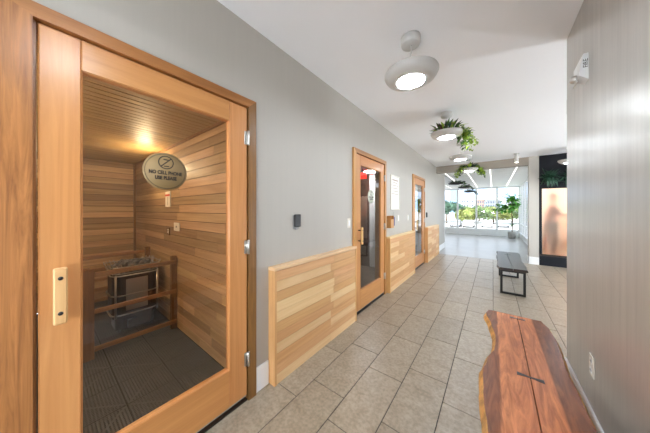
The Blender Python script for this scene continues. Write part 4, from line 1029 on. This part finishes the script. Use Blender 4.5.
def building(u0, u1, D, ztop, mat, nx, nz, label, depth=14, win='bld_win', wf=0.5):
    (xa, ya_), (xb, yb_) = at(u0, D), at(u1, D); y = (ya_ + yb_) / 2
    # facade parallel to the sunroom window at distance y, edges on the two columns
    def xat(u): r = (u - 325) / 218.0; return y * (r * math.cos(TH) - math.sin(TH)) / (math.cos(TH) + r * math.sin(TH))
    xa, xb = xat(u0), xat(u1)
    e = empty('building', ((xa + xb) / 2, y, GZ), label, 'building', 'buildings beyond the trees')
    box('walls', xa, xb, y, y + depth, GZ, ztop, mat, e); box('parapet', xa - .2, xb + .2, y - .2, y + depth + .2, ztop, ztop + 0.5, mat, e)
    dx = (xb - xa) / nx; dz = (ztop - GZ) / nz
    for i in range(nx):
        for k in range(nz):
            cx_, cz_ = xa + (i + .5) * dx, GZ + (k + .5) * dz
            box('window', cx_ - dx * wf / 2, cx_ + dx * wf / 2, y - .12, y, cz_ - dz * .28, cz_ + dz * .28, win, e)
building(461, 474, 150, 8.6, 'bld_white', 5, 4, 'white apartment block with rows of windows beyond the trees')
building(475, 484, 165, 8.8, 'bld_brick', 4, 4, 'pinkish brick building between white block and grey building')
building(485, 500, 160, 8.4, 'bld_grey', 6, 4, 'long grey building behind the middle of the trees')
building(450, 457, 260, 25, 'bld_glass', 4, 9, 'pale blue glass tower left of the white apartment block', 20, 'bld_glass', .8)
building(478, 503, 300, 28, 'bld_glass', 9, 7, 'wide pale blue glass building high behind the others', 25, 'bld_white', .75)
building(430, 446, 180, 8, 'bld_grey', 6, 4, 'grey building at the left edge of the skyline')
building(505, 540, 190, 9, 'bld_white', 10, 4, 'white building behind the potted fig')
def car(u, D, mat, label, scale=1.0):
    x, y = at(u, D); e = empty('parked_car', (x, y, GZ), label, 'car', 'cars parked outside the sunroom')
    L, Wd = 4.4 * scale, 1.8
    prof = [(-L / 2, .35), (-L / 2, .85), (-L * .42, .98), (-L * .28, 1.02), (-L * .16, 1.45), (L * .18, 1.5), (L * .34, 1.0), (L * .46, .88), (L / 2, .6), (L / 2, .35)]
    n = len(prof); V = [(x - Wd / 2, y - p[0], GZ + p[1]) for p in prof] + [(x + Wd / 2, y - p[0], GZ + p[1]) for p in prof]
    F = [tuple(range(n)), tuple(range(2 * n - 1, n - 1, -1))] + [(k, (k + 1) % n, n + (k + 1) % n, n + k) for k in range(n)]
    obj('body', V, F, mat, e)
    obj('windscreen', [(x - .72, y - L * .325 - .01, GZ + 1.04), (x + .72, y - L * .325 - .01, GZ + 1.04), (x + .66, y - L * .19 - .01, GZ + 1.46), (x - .66, y - L * .19 - .01, GZ + 1.46)], [(0, 1, 2, 3)], 'bld_win', e)
    for sx in (-1, 1):
        xx = x + sx * (Wd / 2 + .01)
        obj('side_window', [(xx, y - L * .24, GZ + 1.05), (xx, y + L * .2, GZ + 1.05), (xx, y + L * .13, GZ + 1.4), (xx, y - L * .17, GZ + 1.4)], [(0, 1, 2, 3)], 'bld_win', e)
        box('headlight', x + sx * .62 - .16, x + sx * .62 + .16, y - L / 2 - .01, y - L / 2 + .05, GZ + .58, GZ + .7, 'chrome', e)
        for wy in (-L * .3, L * .31): lathe('wheel', [(0.33, -0.1), (0.35, 0), (0.33, 0.1)], (x + sx * (Wd / 2 - .08), y + wy, GZ + 0.35), 'tyre', e, 16, axis='x')
for u, D, m, lb in ((469, 46, 'car_white', 'white car parked left of the middle mullion outside'), (487, 46, 'car_white', 'white car parked in the middle pane outside'), (503, 46, 'car_silver', 'silver car parked behind the potted fig outside'), (456, 48, 'car_silver', 'silver car parked at the left of the sunroom view')):
    car(u, D, m, lb)
e_x, e_y = at(448.5, 38)
e = empty('bicycle', (e_x, e_y, GZ), 'bicycle parked outside the left sunroom pane', 'bicycle')
for dx in (-.52, .52):
    tube('wheel', [(e_x + dx + .33 * math.cos(a * .2618), e_y, GZ + .36 + .33 * math.sin(a * .2618)) for a in range(24)], 0.03, 'tyre', e, 6, True)
V, F = merge([tube_geo([(e_x - .52, e_y, GZ + .36), (e_x - .08, e_y, GZ + .34), (e_x + .38, e_y, GZ + .85)], .025, 6), tube_geo([(e_x - .52, e_y, GZ + .36), (e_x - .2, e_y, GZ + .85), (e_x + .38, e_y, GZ + .85)], .025, 6), tube_geo([(e_x + .52, e_y, GZ + .36), (e_x + .36, e_y, GZ + 1.05), (e_x + .22, e_y, GZ + 1.08)], .025, 6), tube_geo([(e_x - .08, e_y, GZ + .34), (e_x - .24, e_y, GZ + .98)], .025, 6)])
obj('frame', V, F, 'black_metal', e)
obj('saddle', *tube_geo([(e_x - .36, e_y, GZ + 1.0), (e_x - .12, e_y, GZ + 1.0)], [.07, .03], 6), 'black', e)
